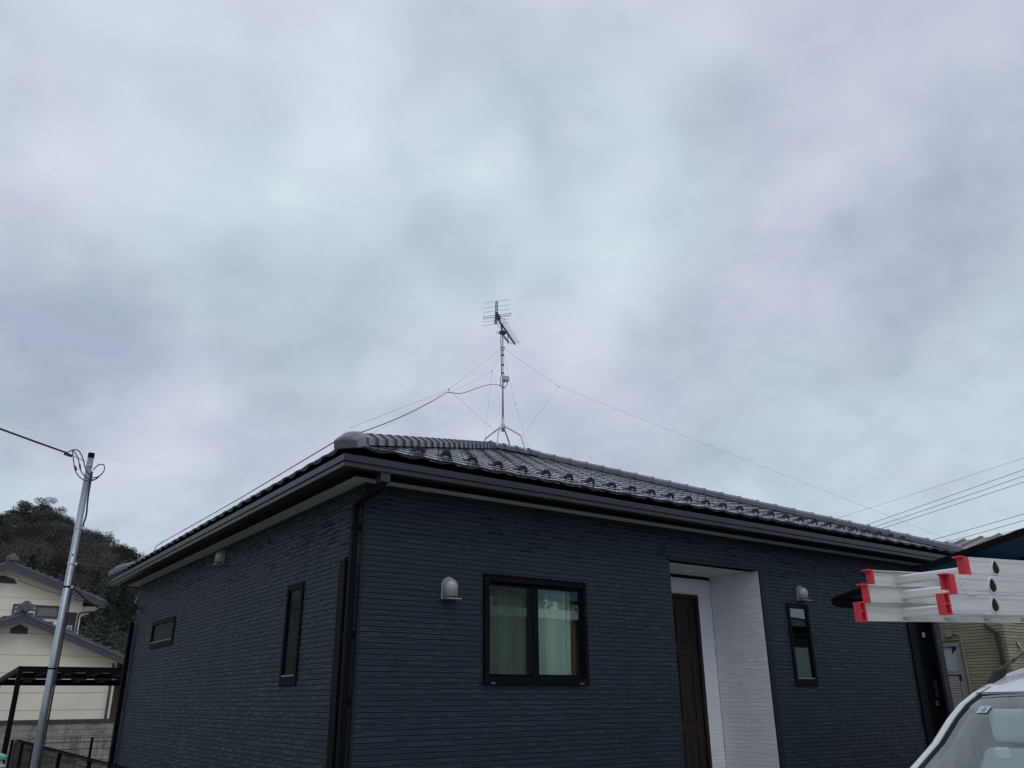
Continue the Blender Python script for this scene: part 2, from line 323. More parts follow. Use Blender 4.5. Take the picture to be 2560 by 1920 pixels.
# roof tiles
X0, X1, Y0, Y1 = CX-.38, BX+.38, CY-.38, BY+.38; RUN = (Y1-Y0)/2; SL = .405; ZE = 3.515
def roof_face(org, u, v, width, run, seed):
    rnd = random.Random(seed); org = Vector(org); u = Vector(u); v = Vector(v); L = math.hypot(1, SL); nrm = (Vector((0, 0, 1))-v*SL).normalized()
    TW = .305; RH = .262; b = MB(); nc = math.ceil(width/TW)+1; nr = math.ceil(run/RH)
    prof = [(0, 0), (.10, .003), (.22, .0055), (.36, .0085), (.50, .0085), (.64, .0055), (.76, .003), (.86, .0), (.90, .002), (.93, .005), (.97, .0055), (.995, .002)]
    for r in range(nr):
        s0 = r*RH; s1 = min((r+1)*RH+.012, run+.02)
        for c in range(-1, nc):
            x0 = (c+.5*(r % 2))*TW; jit = rnd.uniform(-.0012, .0012); js = rnd.uniform(-.003, .003)
            def P(x, s, h): return org+u*x+v*s+Vector((0, 0, SL*s))+nrm*h
            top = []; mid = []; bot = []; low = []
            for (t, h) in prof:
                x = x0+t*TW; k2 = h if t > .87 else 0
                top.append(P(x, s0+js, h+.005+jit)); mid.append(P(x, s0+js+.10, (h*.55 if t < .87 else h)+.003)); bot.append(P(x, s1, k2+.0))
                low.append(P(x, s0+js+.002, -.004) if r else P(x, s0+js+.004, h-.020-.010*math.cos(2*math.pi*(t-.05))))
            n = len(prof); vs = low+top+mid+bot
            fs = [(q_*n+i, q_*n+i+1, (q_+1)*n+i+1, (q_+1)*n+i) for q_ in range(3) for i in range(n-1)]
            b.add(vs, fs)
    # deck below
    b.add([org+Vector((0, 0, -.012))+v*.03, org+u*width+v*.03+Vector((0, 0, -.012)), org+u*width+v*run+Vector((0, 0, SL*run-.012)), org+v*run+Vector((0, 0, SL*run-.012))], [(0, 1, 2, 3)])
    me = bpy.data.meshes.new('roof'); me.from_pydata([p-ORG[H] for p in b.v], [], b.f)
    bm = bmesh.new(); bm.from_mesh(me)
    for (pt, no) in ((org, (u*-1+v)), (org+u*width, (u+v))):
        g_ = bm.verts[:]+bm.edges[:]+bm.faces[:]
        bmesh.ops.bisect_plane(bm, geom=g_, plane_co=pt-ORG[H], plane_no=no.normalized(), clear_outer=True)
    g_ = bm.verts[:]+bm.edges[:]+bm.faces[:]
    bmesh.ops.bisect_plane(bm, geom=g_, plane_co=org+v*run-ORG[H], plane_no=v, clear_outer=True)
    bm.to_mesh(me); bm.free(); me.materials.append(TILE); return me
def add_roof(me, parent=H):
    o = bpy.data.objects.new('roof', me); LINK(o); o.parent = parent; ORG[o] = ORG[H]; return o
RF = add_roof(roof_face((X0, Y0, ZE), (1, 0, 0), (0, 1, 0), X1-X0, RUN, 1))
for args in (((X0, Y1, ZE), (0, -1, 0), (1, 0, 0), Y1-Y0, RUN, 2), ((X1, Y0, ZE), (0, 1, 0), (-1, 0, 0), Y1-Y0, RUN, 3), ((X1, Y1, ZE), (-1, 0, 0), (0, -1, 0), X1-X0, RUN, 4)):
    me = roof_face(*args); bm = bmesh.new(); bm.from_mesh(RF.data); bm.from_mesh(me); bm.to_mesh(RF.data); bm.free()
# hip and ridge caps
def caps(p, q, ln, name='ridge_tile', w=.108, h=.078, lip=.014, end=0):
    p = Vector(p); q = Vector(q); D = (q-p); n = max(1, round(D.length/ln)); d = D.normalized(); a = d.cross(Vector((0, 0, 1))).normalized(); z = a.cross(d)
    b = MB(); st = D.length/n
    def sec(c, k, dz=0):
        return [c+a*(-w*k)+z*(-.03), c+a*(-w*k)+z*(h*.36*k+dz), c+a*(-w*.42*k)+z*(h*.95*k+dz), c+a*(w*.42*k)+z*(h*.95*k+dz), c+a*(w*k)+z*(h*.36*k+dz), c+a*(w*k)+z*(-.03)]
    for i in range(n):
        s = p+d*(st*i)
        b.loft([sec(s, 1.13), sec(s+d*.035, 1.13), sec(s+d*.05, 1.0), sec(s+d*(st+.01), .93)])
    return b.build(name, CAPM, RF)
def hipz(e): return ZE+SL*(e+.38)+.02
ZR = hipz(-.38+RUN)
CR = [Vector((X0, Y0, 0)), Vector((X1, Y0, 0)), Vector((X1, Y1, 0)), Vector((X0, Y1, 0))]
RA = Vector((X0+RUN, (Y0+Y1)/2, ZR)); RB = Vector((X1-RUN, (Y0+Y1)/2, ZR))
for i, (c, t) in enumerate(((CR[0], RA), (CR[1], RB), (CR[2], RB), (CR[3], RA))):
    p = Vector((c.x, c.y, hipz(-.38))); d = (t-p); dn = d.normalized()
    caps(p+dn*.22, t-dn*.05, .285)
    # rounded hood that closes the foot of the hip
    a = dn.cross(Vector((0, 0, 1))).normalized(); z = a.cross(dn)
    def sc_(s, k, kh, ov=0):
        cpt = p+dn*s; w = .112*k; hh = .098*kh; zl = -.055-ov
        return [cpt+a*(-w)+z*zl, cpt+a*(-w)+z*(hh*.36), cpt+a*(-w*.86)+z*(hh*.60), cpt+a*(-w*.40)+z*(hh*.98), cpt+a*0+z*(hh*1.04), cpt+a*(w*.40)+z*(hh*.98), cpt+a*(w*.86)+z*(hh*.60), cpt+a*w+z*(hh*.36), cpt+a*w+z*zl]
    b = MB(); b.loft([sc_(-.035, .88, .26), sc_(-.015, .95, .46), sc_(.07, 1.0, .80), sc_(.13, 1.0, .92), sc_(.27, .98, .95)])
    b.build('hip_end_tile', CAPM, RF, smooth=False, bevel=.008)
caps(RA-Vector((.05, 0, 0)), RB+Vector((.05, 0, 0)), .285, w=.112, h=.09)
# snow guards on the second course
sg = None
def guard(x, y, z):
    b = MB(); n = Vector((0, -SL, 1)).normalized(); P = lambda du, s, hh: Vector((x+du, y+s, z+SL*s))+n*hh
    o_ = [(-.068, 0), (-.036, .052), (.036, .052), (.068, 0)]; i_ = [(-.034, .0), (-.022, .026), (.022, .026), (.034, .0)]
    for (a0, a1, c0, c1) in ((o_[0], o_[1], i_[0], i_[1]), (o_[1], o_[2], i_[1], i_[2]), (o_[2], o_[3], i_[2], i_[3])):
        f = [P(a0[0], 0, a0[1]), P(a1[0], 0, a1[1]), P(c1[0], 0, c1[1]), P(c0[0], 0, c0[1])]; b.prism(f, Vector((0, .009, .009*SL)))
    b.prism([P(-.036, .01, .054), P(.036, .01, .054), P(.040, .055, .012), P(-.040, .055, .012)], n*.005)
    b.prism([P(-.068, .01, .004), P(-.060, .01, .010), P(-.062, .09, .006), P(-.070, .09, .004)], n*.006)
    return b
for i in range(31):
    x = X0+.43*.305+.305*(i+.5); y = Y0+.37
    if x > X1-.75: break
    if x < X0+.72: continue
    z = ZE+SL*.37+.012
    if sg is None: sg = guard(x, y, z).build('snow_guard', mat('snow_guard_metal', (.022, .024, .028), .45), RF); sgx = x
    else:
        o = sg.copy(); LINK(o); o.parent = RF; o.location = (x-sgx, 0, 0)

# windows ----------------------------------------------------------
def fixed_window(mp, r, depth_out=.022, side=.026, top=.036, bot=.085, inner=.03, seed=0):
    u0, u1, z0, z1 = r; b = MB(mp); o_, i_ = depth_out, -.06; e_ = .022
    b.box(u0-e_, u0+side, i_, o_, z0-e_, z1+e_); b.box(u1-side, u1+e_, i_, o_, z0-e_, z1+e_); b.box(u0+side, u1-side, i_, o_+.001, z1-top, z1+e_); b.box(u0+side, u1-side, i_, o_+.001, z0-e_, z0+bot-e_)
    w = b.build('window', FRM, H, bevel=.003)
    g_ = MB(mp); g_.box(u0+side, u1-side, -.002, .004, z0+bot-e_, z1-top); g_.build('pane', GLS, w)
    s_ = MB(mp); s_.box(u0+side, u1-side, .005, .019, z0+bot-e_, z0+bot-e_+.012); s_.build('bead', mat('pale_bead', (.20, .21, .20), .5), w)
    return w
def room(mp, r, deep=1.6, m=ROOM, pad=.5, padr=None):
    u0, u1, z0, z1 = r; b = MB(mp); a, c, e_, f, d0, d1 = u0-pad, u1+(pad if padr is None else padr), z0-pad*.8, min(z1+.3, ZS-.02), -.125, -.12-deep
    b.add([(a, d1, e_), (c, d1, e_), (c, d1, f), (a, d1, f), (a, d0, e_), (c, d0, e_), (c, d0, f), (a, d0, f)], [(0, 1, 2, 3), (0, 4, 7, 3), (1, 5, 6, 2), (0, 1, 5, 4), (3, 2, 6, 7)])
    b.build('interior_wall', m, H)
room(WF, WA); room(WF, WB, .8, pad=.1, padr=.9); room(WL, LW1, .9, BLKM, .15); room(WL, LW2, .9, BLKM, .15)
w2 = fixed_window(WF, WB); fixed_window(WL, LW1); fixed_window(WL, LW2, bot=.075)
# two-pane sliding window
u0, u1, z0, z1 = WA
b = MB(WF); e_ = .022
b.box(u0-e_, u0+.035, -.08, .035, z0-e_, z1+e_); b.box(u1-.022, u1+e_, -.08, .035, z0-e_, z1+e_); b.box(u0+.035, u1-.022, -.08, .036, z1-.03, z1+e_); b.box(u0+.035, u1-.022, -.08, .036, z0-e_, z0+.045)
b.box(u0-e_-.006, u1+e_+.006, -.0, .044, z1+e_, z1+e_+.012)
w = b.build('window', FRM, H, bevel=.003)
def sash(a, c, d, st=.035, lst=.035):
    b = MB(WF); b.box(a, a+lst, d-.025, d, z0+.045, z1-.03); b.box(c-st, c, d-.025, d, z0+.045, z1-.03); b.box(a+lst, c-st, d-.025, d+.001, z1-.062, z1-.03); b.box(a+lst, c-st, d-.025, d+.001, z0+.045, z0+.072)
    b.build('sash', FRM, w); g_ = MB(WF); g_.box(a+lst, c-st, d-.015, d-.010, z0+.072, z1-.062); g_.build('pane', GLS, w)
sash(u0+.035, 5.0, -.035, st=.06, lst=.012); sash(4.955, u1-.022, .0, st=.012, lst=.07)
b = MB(WF); b.add([(u0+.047, .012, z0+.07), (4.94, .012, z0+.07), (4.94, .012, z1-.06), (u0+.047, .012, z1-.06)], [(0, 1, 2, 3)])
b.build('insect_screen', mesh_screen('fine_mesh', (.02, .025, .025), .52), w)
for x in (4.45, 5.50):
    b = MB(WF); b.box(x, x+.05, .035, .0375, 1.645, 1.649); b.box(x, x+.045, .035, .0375, 1.637, 1.640); b.build('marking', mat('pale_print', (.25, .25, .26), .6), w)
def curtain(x0, x1, y, z0, z1, seed, label, amp=.030, gather=0):
    rnd = random.Random(seed); n = 90; rows = []; ph = [rnd.uniform(0, 6) for _ in range(4)]
    for j in range(13):
        t = j/12; z = z0+(z1-z0)*t; r_ = []
        for i in range(n+1):
            s = i/n; x = x0+(x1-x0)*s*(1-gather*(1-t)*.12)
            d = amp*(math.sin(s*17+ph[0]+.5*t)+.6*math.sin(s*31+ph[1]+t)+.4*math.sin(s*49+ph[2]-t*.8))
            r_.append((x, y+d, z))
        rows.append(r_)
    b = MB(); b.grid(rows); o = b.build('curtain', CURT, smooth=True, origin=((x0+x1)/2, y, z0), fixn=False); tag(o, label, 'curtain', 'curtains behind the front windows'); return o
curtain(4.38, 4.99, CY+.15, 1.5, 2.70, 3, 'pale green curtain behind the dim left pane with the insect screen')
curtain(4.97, 5.565, CY+.15, 1.5, 2.70, 5, 'pale green curtain behind the clear right pane of the wide window', gather=.3)
curtain(8.944, 9.272, CY+.030, 1.72, 2.08, 8, 'short grey curtain low behind the narrow front window', amp=.005).data.materials[0] = mat('grey_curtain', (.16, .19, .20), .9)
b = MB(); b.box(5.57, 5.625, CY+.15, CY+.19, 1.5, 2.62); o = b.build('interior_post', BROWN, H)

# porch ------------------------------------------------------------
PD = .78; PY = CY+PD
WPB = lambda u, d, z: (u, PY-d, z)
WPR = lambda u, d, z: (8.43-d, u, z)
WPL = lambda u, d, z: (6.89+d, u, z)
DOOR = (7.2, 8.17, .40, 2.725)
siding(WPB, 6.90, 8.42, .40, 2.925, [DOOR], WSID, WBACK, H, 11, thick=.06, depth=.004, name='porch_siding')
siding(WPR, CY+.002, PY, .40, 2.958, [], WSID, WBACK, H, 12, thick=.055, depth=.004, name='porch_siding')
siding(WPL, CY+.002, PY, .40, 2.958, [], WSID, WBACK, H, 13, thick=.055, depth=.004, name='porch_siding')
b = MB(); b.box(6.80, 8.52, CY+.001, PY+.06, 2.96, 3.02); cl = b.build('porch_ceiling', CEIL, H)
b = MB(); b.tube([(7.70, 7.024, 2.962), (7.70, 7.024, 2.950)], .058, 24); b.build('ceiling_light', mat('downlight_white', (.8, .82, .8), .4), cl)
b = MB(); b.box(6.90, 8.37, PY-.03, PY+.002, 2.927, 2.9585); b.build('ceiling_trim', BLK, H)
b = MB(); b.box(6.75, 8.60, CY+.0, PY+.1, 0, .40); b.box(6.6, 8.7, CY-.45, CY, 0, .22); b.build('porch_step', CONC, H)
b = MB(WF); b.box(8.438, 8.53, -.01, .014, .36, 2.955); b.box(6.86, 8.53, -.01, .018, 2.958, 2.998); b.box(6.86, 8.47, .018, .024, 2.992, 3.004)
b.build('porch_trim', NAVYTRIM, H)
b = MB(); b.box(8.12, 8.17, PY-.015, PY+.06, .40, 2.725); b.box(7.2, 7.25, PY-.015, PY+.06, .40, 2.725); b.box(7.25, 8.12, PY-.015, PY+.06, 2.68, 2.725); b.box(7.25, 8.12, PY+.02, PY+.05, .40, 2.68)
dr = b.build('door', WOODD, H, bevel=.004)
b = MB()
for (x0, x1, z0_, z1_) in ((7.34, 7.60, 2.12, 2.56), (7.76, 8.02, 2.12, 2.56), (7.34, 7.60, 1.25, 2.02), (7.76, 8.02, 1.25, 2.02), (7.34, 7.60, .55, 1.12), (7.76, 8.02, .55, 1.12)):
    for (a, c, d_, e2) in ((x0, x1, z1_-.025, z1_), (x0, x1, z0_, z0_+.025), (x0, x0+.025, z0_+.025, z1_-.025), (x1-.025, x1, z0_+.025, z1_-.025)):
        b.box(a, c, PY+.006, PY+.02, d_, e2)
b.build('door_panel', WOODD, dr, bevel=.004)
b = MB(); b.bar((7.31, PY-.03, 1.2), (7.31, PY-.03, 1.6), .02, .02, (0, 1, 0)); b.build('handle', MASTM, dr)

# service door on the right end -----------------------------------
b = MB(WF); b.box(11.57, 11.745, -.06, .03, .30, 2.64); b.box(12.09, 12.15, -.06, .03, .30, 2.64); b.box(11.745, 12.09, -.06, .031, 2.54, 2.64)
dr2 = b.build('service_door', FRM, H, bevel=.004)
b = MB(WF); b.box(11.745, 12.09, -.055, -.03, .30, 2.54); b.build('door_leaf', mat('black_door_leaf', (.003, .004, .006), .6, spec=.05), dr2)
b = MB(WF); b.bar((12.055, .0, 1.48), (12.055, .0, 1.72), .03, .03, (0, 1, 0)); b.build('handle', mat('dull_handle', (.03, .033, .04), .5, metal=.3), dr2)
b = MB(WF); b.box(12.04, 12.085, -.03, -.015, 1.38, 1.45); b.build('lock', mat('lock_grey', (.10, .105, .115), .5), dr2)
b = MB(WF); b.box(12.0, 12.07, -.03, -.026, 2.30, 2.37); b.build('sticker', mat('sticker_grey', (.30, .31, .32), .5), dr2)
b = MB(WF); b.box(12.16, 12.30, -.06, .012, .30, 2.64); b.build('door_side_panel', NAVYTRIM, H)

# vent hoods -------------------------------------------------------
def hood(mp, u, z0, z1, Rr=.073):
    b = MB(mp); n = 14; rows = []; zc = z1-Rr
    for (k, z) in ((1.0, z0), (1.0, zc)): rows.append([(u-Rr*k*math.cos(math.pi*i/n), .012+Rr*1.25*math.sin(math.pi*i/n), z) for i in range(n+1)])
    for j in range(1, 8):
        th = j/7*math.pi/2; k = math.cos(th); rows.append([(u-Rr*k*math.cos(math.pi*i/n), .012+Rr*1.25*k*math.sin(math.pi*i/n), zc+Rr*math.sin(th)) for i in range(n+1)])
    b.grid(rows); o = b.build('vent_hood', HOOD, H, smooth=True, fixn=True)
    s_ = o.modifiers.new('thick', 'SOLIDIFY'); s_.thickness = .004
    p = MB(mp); N_ = 16; pl = [(u-Rr*1.12, .002, z0-.022), (u+Rr*1.12, .002, z0-.022)]+[(u+Rr*1.12*math.cos(math.pi*i/N_), .002, zc+Rr*1.12*math.sin(math.pi*i/N_)) for i in range(N_+1)]
    q_ = [(a, .014, c) for (a, _, c) in pl]; n_ = len(pl); p.add(pl+q_, [tuple(range(n_)), tuple(range(2*n_-1, n_-1, -1))]+[(i, (i+1) % n_, n_+(i+1) % n_, n_+i) for i in range(n_)])
    p.box(u-Rr*1.1, u+Rr*1.1, .014, .10, z0-.022, z0-.014); p.build('flange', HOOD, o)
    k = MB(mp); k.tube([(u, .016, z0+.07), (u, .03, z0+.07)], .05, 16); k.build('duct_mouth_shade', HOLLOW_SHADE, o)  # solid dark plug, coloured as the shade inside the duct
hood(WF, 4.0, 2.375, 2.545); hood(WF, 9.215, 2.665, 2.82); hood(WL, 10.56, 3.12, 3.28, .07)

# downpipes --------------------------------------------------------
def downpipe(pieces, bands, extra=None):
    b = MB()
    for (p, q_, w, h) in pieces: b.bar(p, q_, w, h, (0, 1, .01))
    o = b.build('downpipe', BLKM, H, bevel=.006)
    for (x, y, z, w) in bands:
        k = MB(); k.box(x-w, x+w, y-w, y+w, z-.012, z+.012); k.box(x+w, x+w+.05, y-.008, y+.008, z-.03, z+.03); k.build('bracket', BLKM, o)
    return o
dp = downpipe([((CX-.06, 6.63, .05), (CX-.06, 6.63, 3.12), .058, .058), ((CX-.06, 6.63, 3.11), (CX+.0, 6.30, 3.235), .055, .055), ((3.115, 6.30, 3.19), (3.115, 6.27, 3.27), .065, .065)],
              [(CX-.06, 6.63, 2.92, .034), (CX-.06, 6.63, 2.02, .034), (CX-.06, 6.63, 1.5, .034)])
b = MB(); b.box(3.075, 3.165, 6.20, 6.30, 3.245, 3.335); b.build('gutter_outlet', GUT, GT, bevel=.005)
b = MB(); b.tube(smoothpath([(3.12, 6.25, 3.25), (3.118, 6.262, 3.215), (3.10, 6.31, 3.195), (3.075, 6.40, 3.17), (3.06, 6.5, 3.15)]), .034, 12); b.build('pipe_elbow', BLKM, dp, smooth=True)
b = MB(WL); b.box(6.745, 6.875, .0, .075, .1, 2.60); b.box(6.755, 6.865, .0, .07, 2.60, 2.655); o = b.build('cable_duct', BLKM, H, bevel=.008)
b = MB(WL); b.tube([(6.80, .04, 2.65), (6.80, .04, 2.69)], .012, 8); b.tube([(6.84, .04, 2.65), (6.84, .045, 2.68)], .010, 8); b.build('pipe_stub', BLKM, o)
b = MB(); b.bar((CX-.065, 14.87, .05), (CX-.065, 14.87, 2.70), .07, .07, (0, 1, 0)); b.tube([(CX-.065, 14.87, 2.66), (CX-.065, 14.87, 2.72)], .03, 10); b.build('downpipe', BLKM, H, bevel=.008)
b = MB(); b.bar((12.12, CY-.055, .05), (12.12, CY-.055, 3.33), .075, .075, (0, 1, 0)); b.build('downpipe', BLKM, H, bevel=.008)
b = MB(); b.tube(smoothpath([(CX-.02, 14.93, 3.12), (CX-.05, 14.95, 3.05), (CX-.03, 14.96, 2.98)]), .014, 8); b.build('cable_inlet', HOOD, H)

# ------------------------------------------------------------------ television antenna
A = thing('tv_antenna', 'television antenna on a thin steel mast with four splayed feet on the roof ridge', 'antenna', (7.62, 10.87, 5.45))
mx_, my_ = 7.62, 10.87
b = MB(); b.tube([(mx_, my_, 5.78), (mx_, my_, 7.62)], [.018, .016], 10); b.tube([(mx_, my_, 5.74), (mx_, my_, 5.98)], .024, 10); b.build('mast', MASTM, A, smooth=True)
for z in (6.80, 6.955, 5.98, 7.14):
    b = MB(); b.tube([(mx_, my_, z-.012), (mx_, my_, z+.012)], .024, 10); b.build('mast_band', ANTM if z > 6 else MASTM, A)
b = MB(); b.tube([(mx_, my_, 7.235), (mx_, my_, 7.285)], .03, 12); b.tube([(mx_, my_, 7.278), (mx_, my_, 7.290)], .042, 12); b.build('guy_ring', MASTM, A)
b = MB(); b.tube([(mx_, my_, 5.80), (mx_, my_, 5.86)], .04, 10); b.build('leg_hub', MASTM, A)
ang = YAW  # feet stand square to the ridge line, two in front and two behind
feet = []
for (fx, fy) in ((-.30, -.26), (.23, -.34), (.33, .23), (-.26, .30)):
    zz = ZR+.07-SL*abs(fy+.09) if abs(fy) > .0 else ZR
    zz = ZE+SL*(RUN-abs(my_+fy-(Y0+Y1)/2))+.06
    pts = [(mx_+fx*.10, my_+fy*.10, 5.82), (mx_+fx*.62, my_+fy*.62, 5.68), (mx_+fx*.80, my_+fy*.80, 5.60), (mx_+fx, my_+fy, zz)]
    b = MB(); b.tube(smoothpath(pts, 5), .013, 8); b.build('leg', MASTM, A, smooth=True); feet.append(Vector(pts[2]))
b = MB(); b.box(mx_-.030, mx_+.085, my_-.08, my_-.024, 6.645, 6.735); bx_ = b.build('amplifier_box', BOXM, A, bevel=.006)
for dx in (0, .07): b = MB(); b.tube([(mx_+dx*.8, my_-.05, 6.645), (mx_+dx*.8, my_-.05, 6.61)], .010, 8); b.build('plug', ANTM, bx_)
b = MB(); b.tube(smoothpath([(mx_+.056, my_-.05, 6.615), (mx_+.04, my_-.06, 6.57), (mx_-.03, my_-.05, 6.51), (mx_-.085, my_-.05, 6.55), (mx_-.08, my_-.05, 6.63), (mx_-.045, my_-.0, 6.72)]), .0065, 6)
b.tube(smoothpath([(mx_-.01, my_+.024, 6.74), (mx_-.015, my_+.026, 7.1), (mx_-.028, my_+.02, 7.5), (mx_-.04, my_-.02, 7.62), (7.45, 10.72, 7.72), (7.33, 10.63, 7.86)]), .006, 6); b.build('coax_lead', CABLE, A, smooth=True)
# yagi
bp = Vector((7.30, 10.60, 7.70)); bt = Vector((8.26, 11.385, 7.70)); bd = (bt-bp).normalized(); ed = Vector((bd.y, -bd.x, 0))
b = MB(); b.bar(bp, bt, .024, .024); b.build('boom', ANTM, A)
b = MB(); b.bar(bp+bd*.30+Vector((0, 0, -.01)), (mx_-.02, my_-.03, 7.56), .02, .02); b.bar((mx_-.05, my_-.05, 7.52), bp+bd*.80+Vector((0, 0, -.16)), .02, .02); b.bar(bp+bd*.72+Vector((0, 0, -.15)), bp+bd*.78, .014, .014); b.build('boom_brace', ANTM, A)
L = (bt-bp).length; nd = 18
pe = None
for i in range(nd):
    c = bp+bd*(.07+(L-.09)*i/(nd-1))+Vector((0, 0, .014)); hl = .11 if i < 4 else .105
    b = MB(); b.tube([c-ed*hl, c+ed*hl], .0032, 5); b.build('director', ANTM, A)
rc = bp-bd*.0+Vector((0, 0, .03))
for sgn in (1, -1):
    tip = rc-bd*.06+Vector((0, 0, .27*sgn)) if sgn > 0 else rc-bd*.05+Vector((0, 0, -.20))
    if sgn > 0: tip = rc+bd*.02+Vector((0, 0, .27))
    b = MB()
    for o_ in (-.018, .018):
        off = ed*o_; b.bar(rc+off, tip+off, .009, .010, ed)
    for k in range(8):
        c = rc.lerp(tip, (k+.5)/8); b.bar(c-ed*.018, c+ed*.018, .006, .014)
    fr = b.build('reflector_frame', ANTM, A)
    for k in range(3):
        c = rc.lerp(tip, (.30, .62, 1.0)[k]); b = MB(); b.tube([c-ed*.235, c+ed*.235], .0035, 5); b.build('reflector_rod', MASTM, fr)
b = MB(); b.box(rc.x-.018, rc.x+.018, rc.y-.018, rc.y+.018, rc.z-.04, rc.z+.05); b.build('reflector_joint', REDD, A)
c = rc+bd*.06; b = MB(); b.bar(c-bd*.01+ed*.0, c+bd*.09, .07, .055); b.build('feed_box', BLK, A)
for dz in (.02, -.012):
    b = MB(); cc = rc+bd*.05+Vector((0, 0, dz)); b.tube([cc-ed*.245, cc+ed*.245], .004, 5); b.tube([cc+ed*.235, cc+ed*.25], .008, 6); b.tube([cc-ed*.25, cc-ed*.235], .008, 6); b.build('dipole', ANTM, A)
b = MB(); b.box(mx_-.05, mx_+.05, my_-.04, my_+.04, 7.55, 7.60); b.tube([(mx_-.10, my_+.06, 7.585), (mx_+.06, my_-.1, 7.585)], .004, 5); b.tube([(mx_-.10, my_+.06, 7.56), (mx_+.06, my_-.1, 7.56)], .004, 5); b.build('mast_clamp', ANTM, A)
# guy wires
Rg = Vector((mx_, my_, 7.28)); hc = [Vector((2.78, 6.25, 3.68)), Vector((12.80, 6.25, 3.68)), Vector((12.80, 15.3, 3.68)), Vector((2.78, 15.3, 3.68))]
nodes = [Vector((5.06, 8.42, 5.19)), Vector((8.34, 10.23, 6.51)), Vector((8.29, 11.44, 6.54)), Vector((7.48, 11.0, 6.85))]
for i in range(4):
    b = MB(); b.tube([Rg, nodes[i]], .0018, 5); b.tube([nodes[i], hc[i]], .0016, 5); b.tube([nodes[i]-Vector((0, 0, .012)), nodes[i]+Vector((0, 0, .012))], .008, 6)
    if i != 2: b.tube([nodes[i], feet[i]], .0015, 5)
    b.build('guy_wire', GUYM, A)
b = MB(); pth = smoothpath([(mx_+.02, my_-.06, 6.50), (7.2, 10.46, 6.37), (6.5, 9.78, 5.98), (5.6, 8.95, 5.42), (5.0, 8.34, 5.12)], 8)+[Vector(p) for p in sag((4.95, 8.30, 5.09), (2.95, 6.5, 3.72), .04, 8)]
pth += [Vector((2.735, 6.34, 3.60)), Vector((2.735, 8.9, 3.578)), Vector((2.735, 12.2, 3.588)), Vector((2.735, 12.55, 3.575)), Vector((2.735, 12.66, 3.52))]
b.tube(pth, .0048, 6); tag(b.build('antenna_cable', CABLE, smooth=True, origin=(2.75, 12.6, 3.52)), 'black cable running from the roof antenna down to the corner and along the left eave', 'cable')

